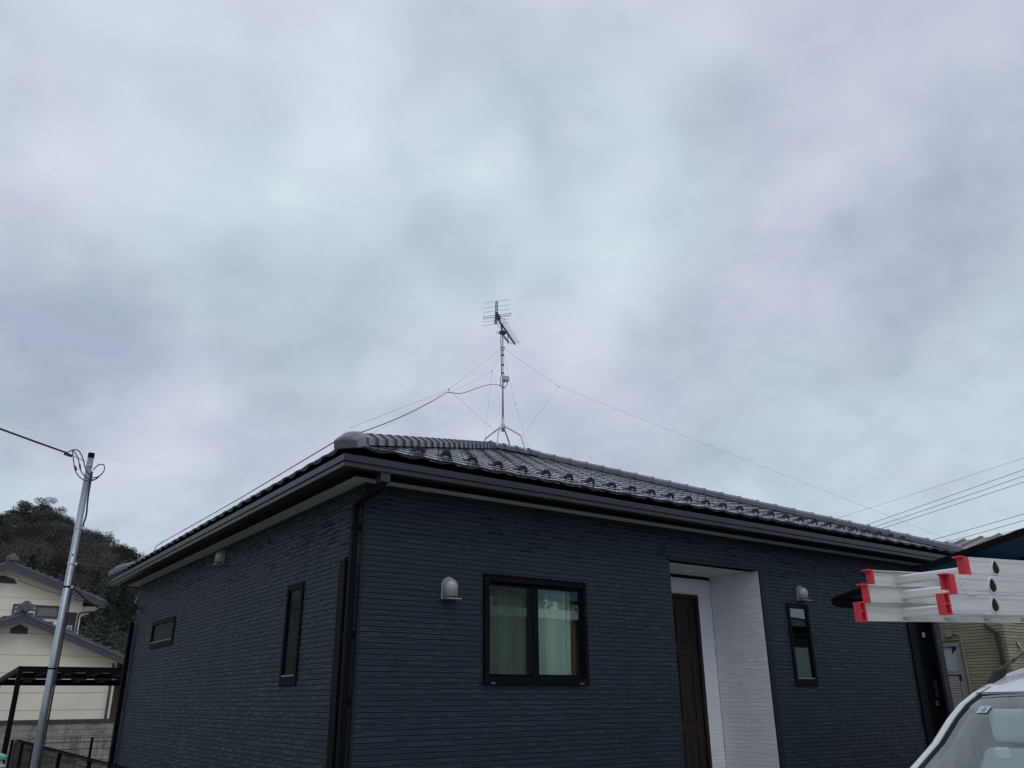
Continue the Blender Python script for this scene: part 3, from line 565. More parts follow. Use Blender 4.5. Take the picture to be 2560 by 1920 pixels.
# ------------------------------------------------------------------ ladder stack on the van
AZ = R(98.145); TI = .0257; RO = -.01435
uu = Vector((math.sin(AZ)*math.cos(TI), math.cos(AZ)*math.cos(TI), math.sin(TI))); v0 = Vector((math.sin(AZ+math.pi/2), math.cos(AZ+math.pi/2), 0)); w0 = v0.cross(uu)
if w0.z < 0: w0 = -w0
vv = v0*math.cos(RO)+w0*math.sin(RO); ww = -v0*math.sin(RO)+w0*math.cos(RO)
LO = Vector((3.503, 2.221, 1.82)); LM = lambda s, l, h: LO+uu*s+vv*l+ww*h
LD = thing('extension_ladder', 'aluminium extension ladder of three nested sections with red end caps, lying on the white van', 'ladder', LO)
HR = .080
for li, (s0, lf, ln_, h0, r0) in enumerate(((0.0, 0.0, .447, 0.0, .324), (.035, .006, .448, .0815, .335), (.196, -.087, .417, .163, .43))):
    s1 = s0+3.3-.3*li
    for side, l0 in ((-1, lf), (1, ln_)):
        dirn = side; t = .0035
        b = MB(LM); wl, wr = sorted((l0, l0-dirn*t)); b.box(s0+.03, s1, wl, wr, h0, h0+HR)
        fl = .026; fa, fb = sorted((l0-dirn*fl if li != 1 else l0+dirn*fl*.0, l0 if li != 1 else l0-dirn*fl))
        fa, fb = sorted((l0-dirn*t, l0-dirn*fl))
        b.box(s0+.03, s1, fa, fb, h0, h0+.004); b.box(s0+.03, s1, fa, fb, h0+HR-.004, h0+HR)
        for k in (.012, .017, .060, .065):
            ra, rb = sorted((l0, l0+dirn*.0012)); b.box(s0+.03, s1, ra, rb, h0+k, h0+k+.0018)
        for (ds, dh) in ((.075, .05), (.115, .05), (.095, .062), (.095, .036)) if li == 1 else ((.05, .04),):
            c = (s0+.0+ds, l0, h0+dh); b.tube([(c[0], l0+dirn*.0, c[2]), (c[0], l0+dirn*.004, c[2])], .0035, 8)
        b.build('rail', ALU, LD)
        # end cap
        b = MB(LM); o_ = (l0, l0-dirn*.030); a_, c_ = sorted((l0+dirn*.004, l0-dirn*.030))
        if li == 0:
            b.box(s0-.004, s0+.004, a_, c_, h0-.003, h0+HR+.002); b.box(s0+.004, s0+.04, a_, c_, h0+HR-.002, h0+HR+.0025); b.box(s0+.004, s0+.04, a_, c_, h0-.003, h0+.002)
            b.box(s0+.004, s0+.028, a_, c_, h0+.036, h0+.044); b.box(s0+.028, s0+.038, a_, c_, h0+.002, h0+HR-.002); b.box(s0+.004, s0+.028, (a_+c_)/2-.003, (a_+c_)/2+.003, h0+.002, h0+.078)
        else:
            b.box(s0+.024, s0+.034, a_-.001, c_+.001, h0-.002, h0+HR+.002)
            ea, eb = sorted((l0+dirn*.005, l0+dirn*.001)); b.box(s0+.034, s0+.058, ea, eb, h0+.0, h0+HR)
            b.box(s0-.004, s0+.024, a_-.001, c_+.001, h0+HR-.005, h0+HR+.002); b.box(s0-.002, s0+.024, a_-.001, c_+.001, h0-.002, h0+.004)
            if li == 2 and side == -1: b.box(s0+.02, s0+.066, l0-dirn*.006, l0-dirn*.0045, h0+.004, h0+HR-.004)
            if li == 1 and side == 1: b.box(s0+.0, s0+.024, l0-dirn*.028, l0-dirn*.020, h0, h0+HR)
        b.build('end_cap', RED, LD, bevel=.0015)
    n = 0; s = r0
    while s < s1-.1:
        b = MB(LM); hh = h0+HR*.5; prof = [(-.024, -.014), (-.024, .010), (-.018, .016), (.010, .016), (.020, .010), (.020, -.004), (.006, -.018), (-.016, -.018)]
        rows = [[(s+p[0]*.85, l, hh+p[1]*1.25) for p in prof] for l in (lf+.003, ln_-.003)]
        b.loft(rows); b.build('rung', ALU, LD)
        for (l0, dn) in ((ln_, 1),):
            k = MB(LM); rim = []; N_ = 18
            shp = lambda a: (s+.023*math.cos(a)*(1.0-.35*math.sin(a)), hh+.028*math.sin(a))
            for rr, dd in ((1.26, 0), (1.20, .006), (1.04, .006), (1.0, .0)): rim.append([(s+(shp(2*math.pi*i/N_)[0]-s)*rr, l0+dd, hh+(shp(2*math.pi*i/N_)[1]-hh)*rr) for i in range(N_)])
            k.loft(rim, cap=False); k.build('rung_rim', ALU, LD)
            k = MB(LM); k.add([(shp(2*math.pi*i/N_)[0], l0+.0016, shp(2*math.pi*i/N_)[1]) for i in range(N_)], [tuple(range(N_))]); k.build('rung_hollow_shade', HOLLOW_SHADE, LD)  # flat dark disc over the rung end, painted as its shaded inside
        # welded collar where the rung meets the far rail
        k = MB(LM); k.loft([[(s+p[0]*1.02, l, hh+p[1]*1.45) for p in prof] for l in (lf+.002, lf+.008)]); k.build('rung_collar', ALU, LD)
        s += .30; n += 1
b = MB(LM); b.box(.075, .125, .425, .449, .0825, .0865); b.tube([(.03, .43, .088), (.16, .43, .088)], .009, 8); b.box(.15, .22, .447, .453, .079, .097); b.build('guide_bracket', ALU, LD)

# ------------------------------------------------------------------ white van
VU = Vector((math.sin(R(98.1)), math.cos(R(98.1)), 0)); VV = Vector((math.sin(R(188.1)), math.cos(R(188.1)), 0)); VO = Vector((3.503, 2.221, 0)); VC = .22
VM = lambda s, l, z: VO+VU*s+VV*l+Vector((0, 0, z))
V = thing('work_van', 'white work van with a roof rack, parked at the right in front of the house', 'van', VM(1.7, VC, 0))
edge = [(.30, -.60, .84), (.48, -.565, .95), (.63, -.535, 1.046), (.81, -.500, 1.158), (.965, -.468, 1.270), (1.085, -.440, 1.388), (1.17, -.420, 1.457), (1.275, -.402, 1.512), (1.37, -.392, 1.548), (1.53, -.386, 1.597), (1.775, -.382, 1.643), (2.1, -.38, 1.672), (2.7, -.38, 1.685), (3.4, -.39, 1.67), (3.72, -.41, 1.60), (3.86, -.43, 1.45)]
def mirror(p): return (p[0], 2*VC-p[1], p[2])
nW = 8   # windscreen uses edge[0..7]
def across(i, bulge, rise, n=16, inset=0):
    e0 = edge[i]; e0 = (e0[0], e0[1]+inset, e0[2]); r_ = []
    for k in range(n+1):
        t = k/n; l = e0[1]+(2*VC-2*e0[1])*t; q_ = 4*t*(1-t); q2 = 1-abs(2*t-1)**2.6; r_.append((e0[0]-bulge*q2, l, e0[2]+rise*q2))
    return r_
rows = []
for i in range(0, nW): rows.append(across(i, .17-.012*i, .0+.0035*i))
glassrows = [r_[1:-1] for r_ in rows[0:nW]]
def lerp3(a, c, t): return tuple(a[k]+(c[k]-a[k])*t for k in range(3))
# white pillar: tubular strip along the outer edge
def strip(idx, wdt, name, mirrored=False):
    b = MB(VM); rr = []
    for i in idx:
        e0 = edge[i]; pts = [(e0[0]+.05, e0[1]+.002, e0[2]-.045), (e0[0]+.02, e0[1]-.006, e0[2]-.014), (e0[0], e0[1], e0[2]), (e0[0]-.016, e0[1]+wdt*.35, e0[2]+.006), (e0[0]-.024, e0[1]+wdt, e0[2]+.004), (e0[0]+.0, e0[1]+wdt*1.05, e0[2]-.02), (e0[0]+.05, e0[1]+wdt*.9, e0[2]-.05)]
        rr.append([mirror(p) if mirrored else p for p in pts])
    b.loft(rr); o = b.build(name, [VANW, mat('grey_cabin_trim', (.22, .24, .24), .8)], V, smooth=True)
    for p in o.data.polygons:
        if p.index % 7 >= 4: p.material_index = 1
    return o
strip(range(0, 9), .062, 'windscreen_pillar'); strip(range(0, 9), .062, 'windscreen_pillar', True)
# windscreen with its dark printed border
b = MB(VM); m_ = []
gr = []
for i in range(0, nW):
    r_ = across(i, .15-.010*i, .004, 30, .062); gr.append([(p[0]-.012, p[1], p[2]-.004) for p in r_])
b.grid(gr[1:]); n = len(gr[0])
o = b.build('windscreen', [glass('windscreen_glass', (.88, .96, .93), 2.3), mat('dark_glass_border', (.035, .03, .038), .08, coat=.5)], V, smooth=True, fixn=False)
for p in o.data.polygons:
    r_ = p.index//(n-1); c_ = p.index % (n-1)
    p.material_index = 1 if (c_ < 2 or c_ > n-4 or r_ >= nW-2 or (c_ < 4 and r_ >= nW-3)) else 0
for (pts) in ([(p[0]-.012, p[1], p[2]+.004) for p in across(7, .17-.012*7, .004, 24)[1:-1]], [(edge[i][0]-.020, edge[i][1]+.070, edge[i][2]+.002) for i in range(0, 8)], [mirror((edge[i][0]-.020, edge[i][1]+.070, edge[i][2]+.002)) for i in range(0, 8)]):
    b = MB(VM); b.tube(pts, .0026, 6); b.build('windscreen_seal', RUB, V, smooth=True)
# roof skin
b = MB(VM); rr = [across(7, .17-.012*7, .004, 24)]+[across(i, max(0, .075-.03*(i-8)), .006+.018*min(1, (i-7)/4), 24) for i in range(8, len(edge))]
rr = [[(p[0], p[1], p[2]+.0) for p in r_] for r_ in rr]; b.grid(rr); b.build('roof_panel', VANW, V, smooth=True, fixn=False)
# raised drip rails along the roof
for mi in (False, True):
    b = MB(VM); pts = [edge[i] for i in range(9, 14)]; pts = [(p[0]+.0, p[1]+.014, p[2]-.001+.002*min(k, 3)) for k, p in enumerate(pts)]; pts = [mirror(p) if mi else p for p in pts]
    b.tube(smoothpath(pts, 4), .011, 8); b.build('drip_rail', VANW, V, smooth=True)
for k, l in enumerate((-.2, .05, .39, .64)):
    b = MB(VM); b.loft([[(s, l-.035, z), (s, l-.02, z+.012), (s, l+.02, z+.012), (s, l+.035, z)] for (s, z) in ((1.75, 1.664), (2.3, 1.692), (3.2, 1.696))]); b.build('roof_rib', VANW, V)
# body sides and ends
def half(s, pts): return [(s, VC-p[0], p[1]) for p in pts]+[(s, VC+p[0], p[1]) for p in reversed(pts)]
secs = [(-.62, .60, .30, .62), (-.58, .68, .26, .74), (-.40, .74, .24, .80), (0.0, .77, .24, .875), (.30, .785, .24, .93), (.9, .79, .24, .96), (2.0, .79, .24, .97), (3.3, .785, .24, .98), (3.82, .74, .26, .97), (3.90, .70, .30, .95)]
b = MB(VM); b.loft([half(s, [(w*.30, zb), (w*.92, zb), (w, zb+.12), (w, zt-.18), (w*.965, zt-.04), (w*.90, zt), (w*.30, zt+.02)]) for (s, w, zb, zt) in secs]); b.build('body', VANW, V, smooth=True)
for mi in (False, True):
    b = MB(VM); f = (lambda p: mirror(p)) if mi else (lambda p: p)
    b.add([f(p) for p in [(.62, -.54, .96), (2.0, -.56, .97), (3.80, -.52, .97), (3.84, -.42, 1.47), (3.4, -.39, 1.64), (2.7, -.384, 1.655), (2.0, -.384, 1.64), (1.5, -.39, 1.565), (1.2, -.42, 1.44)]], [(0, 1, 2, 3, 4, 5, 6, 7, 8)])
    b.build('side_window', glass('side_glass', (.30, .36, .35), 1.5) if not mi else MATS.setdefault('sg', glass('side_glass_near', (.85, .92, .90), 1.5)), V, fixn=False)
    for s_, t_ in ((2.05, 1.95), (3.0, 2.95)):
        b = MB(VM); b.bar(f((s_, -.566, .96)), f((t_, -.39, 1.65)), .07, .02, (0, 0, 1)); b.build('door_pillar', VANW, V)
b = MB(VM); b.add([(3.87, -.48, .96), (3.87, .92, .96), (3.87, .86, 1.46), (3.87, -.42, 1.46)], [(0, 1, 2, 3)]); b.build('rear_window', MATS['sg'], V, fixn=False)
for (s_, l_) in ((.12, VC-.70), (.12, VC+.70), (3.0, VC-.70), (3.0, VC+.70)):
    b = MB(VM); b.tube([(s_, l_-.08, .29), (s_, l_+.08, .29)], .29, 28); wh = b.build('wheel', RUB, V)
    b = MB(VM); b.tube([(s_, l_-.086, .29), (s_, l_+.086, .29)], .18, 20); b.build('rim', MASTM, wh)
for l_ in (VC-.52, VC+.52):
    b = MB(VM); b.box(-.63, -.52, l_-.13, l_+.13, .52, .66); b.build('headlight', mat('lamp_glass', (.6, .62, .62), .1), V, bevel=.02)
b = MB(VM); b.box(-.635, -.60, VC-.33, VC+.33, .52, .64); b.build('grille', RUB, V)
# interior
SEAT = mat('pale_grey_seat', (.44, .48, .46), .9, var=.08, vscale=12)
for l_ in (VC-.36, VC+.36):
    lc = l_+.03 if l_ < VC else l_-.03
    b = MB(VM); b.loft([[(s-.0, lc-w, z), (s+.03, lc-w*.86, z), (s+.11, lc-w*.86, z), (s+.11, lc+w*.86, z), (s+.03, lc+w*.86, z), (s-.0, lc+w, z)] for (s, w, z) in ((.98, .20, .62), (1.02, .22, .86), (1.07, .21, 1.12), (1.09, .16, 1.235), (1.095, .13, 1.26))]); st = b.build('front_seat', SEAT, V, smooth=False, bevel=.02)
    b = MB(VM); b.box(1.08, 1.16, lc-.095, lc+.095, 1.285, 1.44); b.build('headrest', SEAT, st, bevel=.03)
    b = MB(VM); b.box(.70, 1.05, lc-.22, lc+.22, .48, .62); b.build('seat_cushion', SEAT, st, bevel=.03)
b = MB(VM); b.box(2.25, 2.28, -.42, .86, .6, 1.30); b.build('cargo_partition', mat('cargo_panel', (.42, .45, .43), .8), V)
b = MB(VM); b.box(.45, .70, -.44, .88, .74, .96); b.box(.62, .84, -.10, .56, .95, 1.135); b.build('dashboard', mat('grey_dashboard', (.34, .38, .37), .7), V, bevel=.03)
b = MB(VM); N_ = 20; c0 = Vector((.86, VC-.34, .98)); b.tube([(c0.x+.10*math.sin(a), c0.y+.17*math.cos(a), c0.z+.14*math.sin(a)) for a in [2*math.pi*i/N_ for i in range(N_+1)]], .012, 8); b.build('steering_wheel', RUB, V, smooth=True)
b = MB(VM); b.box(2.5, 2.56, -.45, .89, .66, 1.30); b.build('rear_seat', SEAT, V, bevel=.03)
b = MB(VM); b.box(.4, 3.8, -.5, .94, .40, .44); b.build('cabin_floor', mat('cabin_floor', (.25, .26, .25), .9), V)
b = MB(VM); b.box(1.20, 1.225, VC-.11, VC+.11, 1.405, 1.465); b.build('rear_view_mirror', BLKM, V, bevel=.01)
b = MB(VM); b.box(.93, .96, -.10, -.03, 1.215, 1.27); b.build('small_pale_box', mat('pale_box_colour', (.55, .62, .60), .5), V, bevel=.012)  # small pale bevelled box behind the windscreen
# inspection sticker on the upper corner of the windscreen
def wpt(i, t, off=-.0135):
    i0 = int(i); f = i-i0; a = across(i0, .15-.010*i0, .004, 30, .062); c = across(min(i0+1, 7), .15-.010*min(i0+1, 7), .004, 30, .062)
    k = t*30; k0 = int(k); g_ = k-k0; p = lerp3(lerp3(a[k0], a[k0+1], g_), lerp3(c[k0], c[k0+1], g_), f); return (p[0]+off, p[1], p[2]+.001)
b = MB(VM); b.add([wpt(5.45, .100), wpt(5.45, .160), wpt(5.90, .160), wpt(5.90, .100)], [(0, 1, 2, 3)]); st = b.build('inspection_sticker', mat('sticker_cyan', (.52, .72, .74), .5), V, fixn=False)
b = MB(VM); f = -.0155
b.add([wpt(5.52, .135, f), wpt(5.52, .141, f), wpt(5.84, .141, f), wpt(5.84, .135, f), wpt(5.60, .117, f), wpt(5.60, .149, f), wpt(5.65, .149, f), wpt(5.65, .117, f), wpt(5.62, .117, f), wpt(5.67, .117, f), wpt(5.84, .139, f), wpt(5.79, .136, f)], [(0, 1, 2, 3), (4, 5, 6, 7), (8, 9, 10, 11)]); b.build('sticker_numeral', mat('sticker_ink', (.20, .34, .40), .6), st, fixn=False)
# pillar aerial
b = MB(VM); b.loft([[(1.42, -.410, 1.560), (1.56, -.412, 1.605), (1.56, -.360, 1.612), (1.42, -.355, 1.568)], [(1.485, -.392, 1.628), (1.525, -.393, 1.640), (1.525, -.377, 1.641), (1.485, -.376, 1.630)]])
b.build('aerial_base', RUB, V, bevel=.004)
b = MB(VM); b.tube([(1.50, -.384, 1.625), (1.58, -.384, 1.655), (1.68, -.384, 1.690)], [.011, .008, .0065], 8); b.tube([(1.675, -.384, 1.688), (1.69, -.384, 1.694)], .010, 8); b.tube([(1.68, -.384, 1.690), (2.05, -.384, 1.83)], .005, 8); b.build('aerial', mat('aerial_dark', (.04, .035, .035), .5), V)
for s_ in (1.95, 3.05):
    b = MB(VM); b.bar((s_, VC-.66, 1.79+.026*(s_-.0)-.0), (s_, VC+.66, 1.79+.026*s_-.0), .035, .03); 
    for l_ in (VC-.60, VC+.60): b.bar((s_, l_, 1.60), (s_, l_, 1.80+.026*s_), .03, .03, (1, 0, 0))
    b.build('roof_rack', BLKM, V)

# ------------------------------------------------------------------ carport over the drive
C1 = thing('carport', 'dark metal carport with smoked blue roof panels, behind the ladder at the right', 'carport', (8.0, 5.3, 0))
cz = lambda y: 2.455+.205*(5.3-y)
def cbar(x0, x1, y0, y1, zo, w, h, name, m=BLKM):
    b = MB(); b.bar((x0, y0, cz(y0)+zo), (x1, y1, cz(y1)+zo), w, h); return b.build(name, m, C1)
cbar(8.03, 8.03, 5.3, -.4, .015, .06, .05, 'edge_beam'); cbar(13.3, 13.3, 5.3, -.4, 0, .06, .085, 'edge_beam')
b = MB(); b.loft([[(x, 5.34, cz(5.3)+.03), (x, 5.33, cz(5.3)-.035), (x, 5.28, cz(5.3)-.065), (x, 5.21, cz(5.3)-.05), (x, 5.19, cz(5.3)+.0), (x, 5.2, cz(5.3)+.03)] for x in (8.0, 13.35)]); b.build('gutter', BLKM, C1)
cbar(8.0, 13.3, -.38, -.38, 0, .06, .085, 'edge_beam')
for x in (8.95, 9.85, 10.75, 11.65, 12.5): cbar(x, x, 5.25, -.36, -.012, .035, .04, 'rafter')
for y in (3.9, .9): cbar(8.06, 13.27, y, y, -.07, .08, .11, 'cross_beam')
b = MB(); b.prism([(8.05, 5.2, cz(5.2)+.012), (13.27, 5.2, cz(5.2)+.012), (13.27, -.36, cz(-.36)+.012), (8.05, -.36, cz(-.36)+.012)], (0, 0, .006)); b.build('roof_panel', POLY, C1)
for y in (3.9, .9): b = MB(); b.box(13.2, 13.32, y-.06, y+.06, 0, cz(y)-.02); b.build('post', BLKM, C1)

# ------------------------------------------------------------------ tan neighbour on the right
T = thing('tan_house', 'tan-sided neighbouring house with a brown metal roof, beyond the right end of the navy house', 'house', (15.4, 7.03, 0))
TX, TY = 15.4, 7.03
def clap(mp, u0, u1, z0, z1, holes, seed):
    rnd = random.Random(seed); b = MB(mp); z = z0; hgt = .052
    while z < z1:
        spans = [(u0, u1)]
        for (a, c, e_, f) in holes:
            if z+hgt > e_ and z < f: spans = [x for (p, q_) in spans for x in ((p, min(q_, a)), (max(p, c), q_)) if x[1]-x[0] > .01]
        for (p, q_) in spans:
            u = p
            while u < q_:
                w = rnd.uniform(.25, .6); c = min(u+w, q_); d = rnd.uniform(.008, .014)
                b.add([(u, 0, z+.006), (c, 0, z+.006), (c, 0, z+hgt), (u, 0, z+hgt), (u, d, z+.007), (c-.002, d, z+.007), (c-.002, d*.5, z+hgt-.001), (u, d*.5, z+hgt-.001)], [(4, 5, 6, 7), (0, 1, 5, 4), (1, 2, 6, 5), (2, 3, 7, 6), (3, 0, 4, 7)]); u = c
        z += hgt
    b.build('siding', TAN, T)
TLm = lambda u, d, z: (TX-d, u, z); TFm = lambda u, d, z: (u, TY-d, z)
TD = (7.83, 8.75, .35, 2.40)
clap(TLm, TY, 12.5, .3, 3.78, [TD], 5); clap(TFm, TX, 20.6, .3, 3.78, [], 6)
b = MB(); b.box(TX+.0005, TX+.1, TY+.1, TD[0], 0, 3.78); b.box(TX+.0005, TX+.1, TD[0], TD[1], 2.40, 3.78); b.box(TX+.0005, TX+.1, TD[1], 12.5, 0, 3.78); b.box(TX+.0005, 20.6, TY+.0005, TY+.1, 0, 3.78); b.box(TX+.1, 20.6, 12.4, 12.5, 0, 3.78); b.box(20.5, 20.6, TY+.1, 12.4, 0, 3.78)
b.build('wall', TANB, T)

zr = lambda x: 4.25-.306*abs(x-16.0) if x < 17.7 else 3.73-.03*(x-17.7)
xs_ = [14.75, 16.0, 17.7, 21.1]
b = MB(); b.prism([(x, 7.0, zr(x)) for x in xs_]+[(x, 7.0, zr(x)-.06) for x in reversed(xs_)], (0, 5.9, 0)); rf_ = b.build('roof', BROOF, T)
b = MB()
for k in range(18):
    y = 7.02+.325*k; b.bar((14.75, y, zr(14.75)+.02), (16.0, y, 4.27), .022, .04); b.bar((16.0, y, 4.27), (17.7, y, zr(17.7)+.02), .022, .04)
b.build('roof_seam', BROOF, rf_)
b = MB(); b.box(14.72, 14.80, 6.98, 12.9, zr(14.75)-.14, zr(14.75)-.0); b.build('gutter', BRN, T)
b = MB(); b.box(14.80, 15.4, 7.02, 12.8, 3.775, 3.80); b.build('soffit', mat('brown_soffit', (.10, .085, .07), .8), T)
# kitchen door with frosted pane and louvre
b = MB(TLm); a, c = 7.83, 8.75
b.box(a, a+.05, -.03, .03, .35, 2.40); b.box(c-.05, c, -.03, .03, .35, 2.40); b.box(a+.05, c-.05, -.03, .031, 2.34, 2.40); b.box(a+.05, c-.05, -.03, .028, 1.86, 1.93)
kd = b.build('kitchen_door', mat('taupe_frame', (.30, .27, .25), .5), T)
b = MB(TLm); b.box(a+.05, c-.05, -.02, -.005, 1.93, 2.34); b.build('frosted_pane', FROST, kd)
b = MB(TLm)
for k in range(34): b.add([(a+.12, .0, .42+.042*k), (c-.05, .0, .42+.042*k), (c-.05, .016, .452+.042*k), (a+.12, .016, .452+.042*k), (a+.12, .0, .4535+.042*k), (c-.05, .0, .4535+.042*k)], [(0, 1, 2, 3), (3, 2, 5, 4), (0, 4, 3), (1, 5, 2)])
b.build('louvre', LOUV, kd)
b = MB(TLm); b.box(a+.05, c-.05, -.04, -.005, .35, 1.86); b.build('louvre_backing', BRN, kd)
b = MB(TLm); b.box(a+.06, a+.10, -.004, .012, .9, 1.75); b.build('side_glass', FROST, kd)
b = MB(TLm); y0_, y1_, za, zb = 7.865, 7.985, 2.20, 2.33
b.add([(y0_, -.003, zb), (y0_, -.003, za), (y1_, -.003, za)], [(0, 1, 2)]); b.build('yellow_sticker_half', mat('sticker_yellow', (.62, .58, .05), .5), kd, fixn=False)
b = MB(TLm); b.add([(y0_, -.0025, zb), (y1_, -.0025, za), (y1_, -.0025, zb)], [(0, 1, 2)]); b.build('blue_sticker_half', mat('sticker_blue', (.02, .02, .22), .5), kd, fixn=False)
b = MB(TLm); b.box(7.92, 8.03, .0, .05, 2.50, 2.60); b.tube(smoothpath([(7.92, .03, 2.55), (7.85, .03, 2.55), (7.79, .03, 2.52), (7.765, .03, 2.44), (7.765, .03, 2.0), (7.765, .03, .4)]), .013, 8); b.build('meter_conduit', mat('beige_conduit', (.33, .28, .19), .6), T)
b = MB(TLm); b.bar((7.30, .06, 2.66), (7.12, .06, 2.50), .05, .05); b.bar((7.12, .06, 2.52), (7.12, .06, .1), .06, .06, (0, 1, 0)); b.build('downpipe', BRN, T)
b = MB(TFm); b.bar((15.75, .02, 2.37), (15.80, .06, 2.24), .05, .02); b.tube([(15.84, .05, 2.22), (15.95, .10, 2.16), (16.1, .14, 2.20)], .03, 8); b.box(15.95, 16.2, .02, .12, 2.02, 2.10); b.build('wall_bracket', MASTM, T)

# ------------------------------------------------------------------ overhead wires at the right
wx = 35
for k, (ya, za, yb, zb) in enumerate([(22.14, 9.435, 13.81, 10.342), (20.853, 8.879, 13.909, 9.889), (20.423, 8.734, 13.963, 9.639), (20.154, 8.6, 14.014, 9.407), (17.92, 7.757, 14.283, 8.175), (17.355, 7.57, 14.337, 7.931), (15.336, 7.522, 14.4, 7.642)]):
    sl_ = (zb-za)/(yb-ya); f = lambda y: (wx, y, zb+sl_*(y-yb)+.0009*(y-18)**2-.0009*(yb-18)**2)
    b = MB(); b.tube([f(y) for y in range(-20, 62, 3)], .006 if k == 0 else .010, 5)
    lab = ['thinnest and highest grey wire crossing the sky at the right', 'black power wire just below the thin highest one', 'middle black power wire of the upper three', 'lowest black power wire of the upper group', 'upper wire of the low group above the brown roof', 'second wire of the low group above the brown roof', 'lowest wire, reaching the end of the brown roof ridge'][k]
    tag(b.build('overhead_wire', CABLE if k else GUYM, origin=f(14)), lab, 'wire', 'overhead wires at the right')

# ------------------------------------------------------------------ steel pole on the left
PX, PYY = 1.475, 10.9
PL = thing('service_pole', 'galvanised steel service pole with looped black cables at its top', 'pole', (PX, PYY, 0))
b = MB(); b.tube([(PX, PYY, 0), (PX, PYY, 1.6), (PX, PYY, 4.31)], [.044, .041, .036], 24); b.build('shaft', GALV, PL, smooth=True)
b = MB(); b.tube([(PX, PYY, 4.30), (PX, PYY, 4.36)], .038, 24); b.build('cap', BLKM, PL)
for z in (4.20, 3.44, 3.02, 2.755, 2.76-.9): b = MB(); b.tube([(PX, PYY, z-.009), (PX, PYY, z+.009)], .0395 if z > 3.3 else .0435, 24); b.build('steel_band', MASTM if z > 3 else BLKM, PL)
for z in (3.44, 3.02, 2.755): b = MB(); b.box(PX+.034, PX+.058, PYY-.03, PYY-.01, z-.014, z+.014); b.build('band_buckle', MASTM, PL)
b = MB(); b.tube(smoothpath([(PX+.040, PYY-.02, 4.13), (PX+.046, PYY-.02, 3.8), (PX+.060, PYY-.02, 3.6), (PX+.046, PYY-.02, 3.44), (PX+.048, PYY-.02, 3.0), (PX+.050, PYY-.02, 2.0), (PX+.052, PYY-.02, .1)]), .010, 6); b.build('pole_cable', CABLE, PL, smooth=True)
b = MB(); b.tube([(PX-.01, PYY-.038, 3.12), (PX-.01, PYY-.043, 3.12)], .009, 10); b.build('bolt', BLKM, PL)
jn = Vector((1.20, 10.82, 4.30))
b = MB()
b.tube(smoothpath([jn, (1.25, 10.8, 4.34), (1.31, 10.8, 4.345), (1.37, 10.8, 4.27), (1.43, 10.8, 4.13), (1.52, 10.8, 4.04), (1.60, 10.8, 4.08), (1.635, 10.82, 4.16), (1.62, 10.84, 4.22), (1.57, 10.86, 4.22), (1.52, 10.88, 4.15)]), .0065, 6)
b.tube(smoothpath([(1.26, 10.8, 4.34), (1.33, 10.8, 4.24), (1.37, 10.8, 4.12), (1.45, 10.8, 4.03), (1.55, 10.8, 4.02), (1.61, 10.8, 4.10)]), .006, 6)
b.tube(smoothpath([(1.25, 10.8, 4.34), (1.28, 10.8, 4.22), (1.33, 10.8, 4.08), (1.42, 10.8, 4.0), (1.52, 10.8, 4.0), (1.58, 10.8, 4.06)]), .006, 6)
b.tube([jn, (1.42, 10.86, 4.235)], .0035, 5)
b.build('cable_loop', CABLE, PL, smooth=True)
b = MB(); b.tube([(1.333, 10.8, 4.10), (1.31, 10.8, 4.15)], .011, 6); b.tube([(1.372, 10.8, 4.12), (1.355, 10.8, 4.18)], .010, 6); b.build('splice_sleeve', REDD, PL)
d0 = pixdir(0, 1064); d1 = pixdir(165, 1132)
far = Vector((-6.5, 8.2, 0)); t_ = 8.2/d0.y; pe_ = Vector((0, 0, 1.5))+d0*(10.2/d0.y)
e2 = jn+(pe_-jn)*6
b = MB(); b.tube(sag(jn, e2, .06), .011, 6); b.tube([jn-Vector((.03, 0, .01)), jn+Vector((.06, 0, -.03))], .018, 6)
tag(b.build('service_cable', CABLE, origin=jn), 'twisted black cable entering from the left and ending at the pole top', 'cable')
b = MB(); p0 = Vector((PX+.042, PYY, 2.77)); p1 = Vector((CX-.01, 14.9, 2.95)); b.tube(sag(p0, p1, .17), .009, 6); b.tube([p1-Vector((.04, .1, .0)), p1+Vector((-.14, -.4, .02))], .016, 6)
b.tube(smoothpath([p1-Vector((.1, .3, 0)), p1-Vector((.04, .15, .12)), p1-Vector((-.0, -.0, .2))]), .006, 5)
tag(b.build('service_cable', CABLE, origin=p0), 'black cable sagging from the steel pole to the rear corner of the navy house', 'cable')

# ------------------------------------------------------------------ fences
def mesh_fence(name, label, x0, y0, x1, y1, zt, step, wires, posts, curved, group=None):
    t = thing(name, label, 'fence', (x0, y0, 0), group); p = Vector((x0, y0, 0)); q_ = Vector((x1, y1, 0)); d = (q_-p); L_ = d.length; d.normalize(); nrm = Vector((d.y, -d.x, 0))
    b = MB(); n = int(L_/step)
    for i in range(n+1):
        c = p+d*(i*step)
        if curved: b.tube([c+Vector((0, 0, .06)), c+Vector((0, 0, zt-.09)), c+nrm*.012+Vector((0, 0, zt-.035)), c+nrm*.04+Vector((0, 0, zt)), c+nrm*.07+Vector((0, 0, zt-.03)), c+nrm*.075+Vector((0, 0, zt-.06))], .0028, 4)
        else: b.tube([c+Vector((0, 0, .06)), c+Vector((0, 0, zt))], .003, 4)
    for z in wires: b.tube([p+Vector((0, 0, z))+nrm*.004, q_+Vector((0, 0, z))+nrm*.004], .004, 5)
    b.build('wire_panel', BLKM, t)
    for s_ in posts:
        c = p+d*s_-nrm*.03; b = MB(); b.tube([c, c+Vector((0, 0, zt-.03))], .026, 10); b.tube([c+Vector((0, 0, zt-.03)), c+Vector((0, 0, zt-.01))], .029, 10); b.build('post', BLKM, t)
    return t
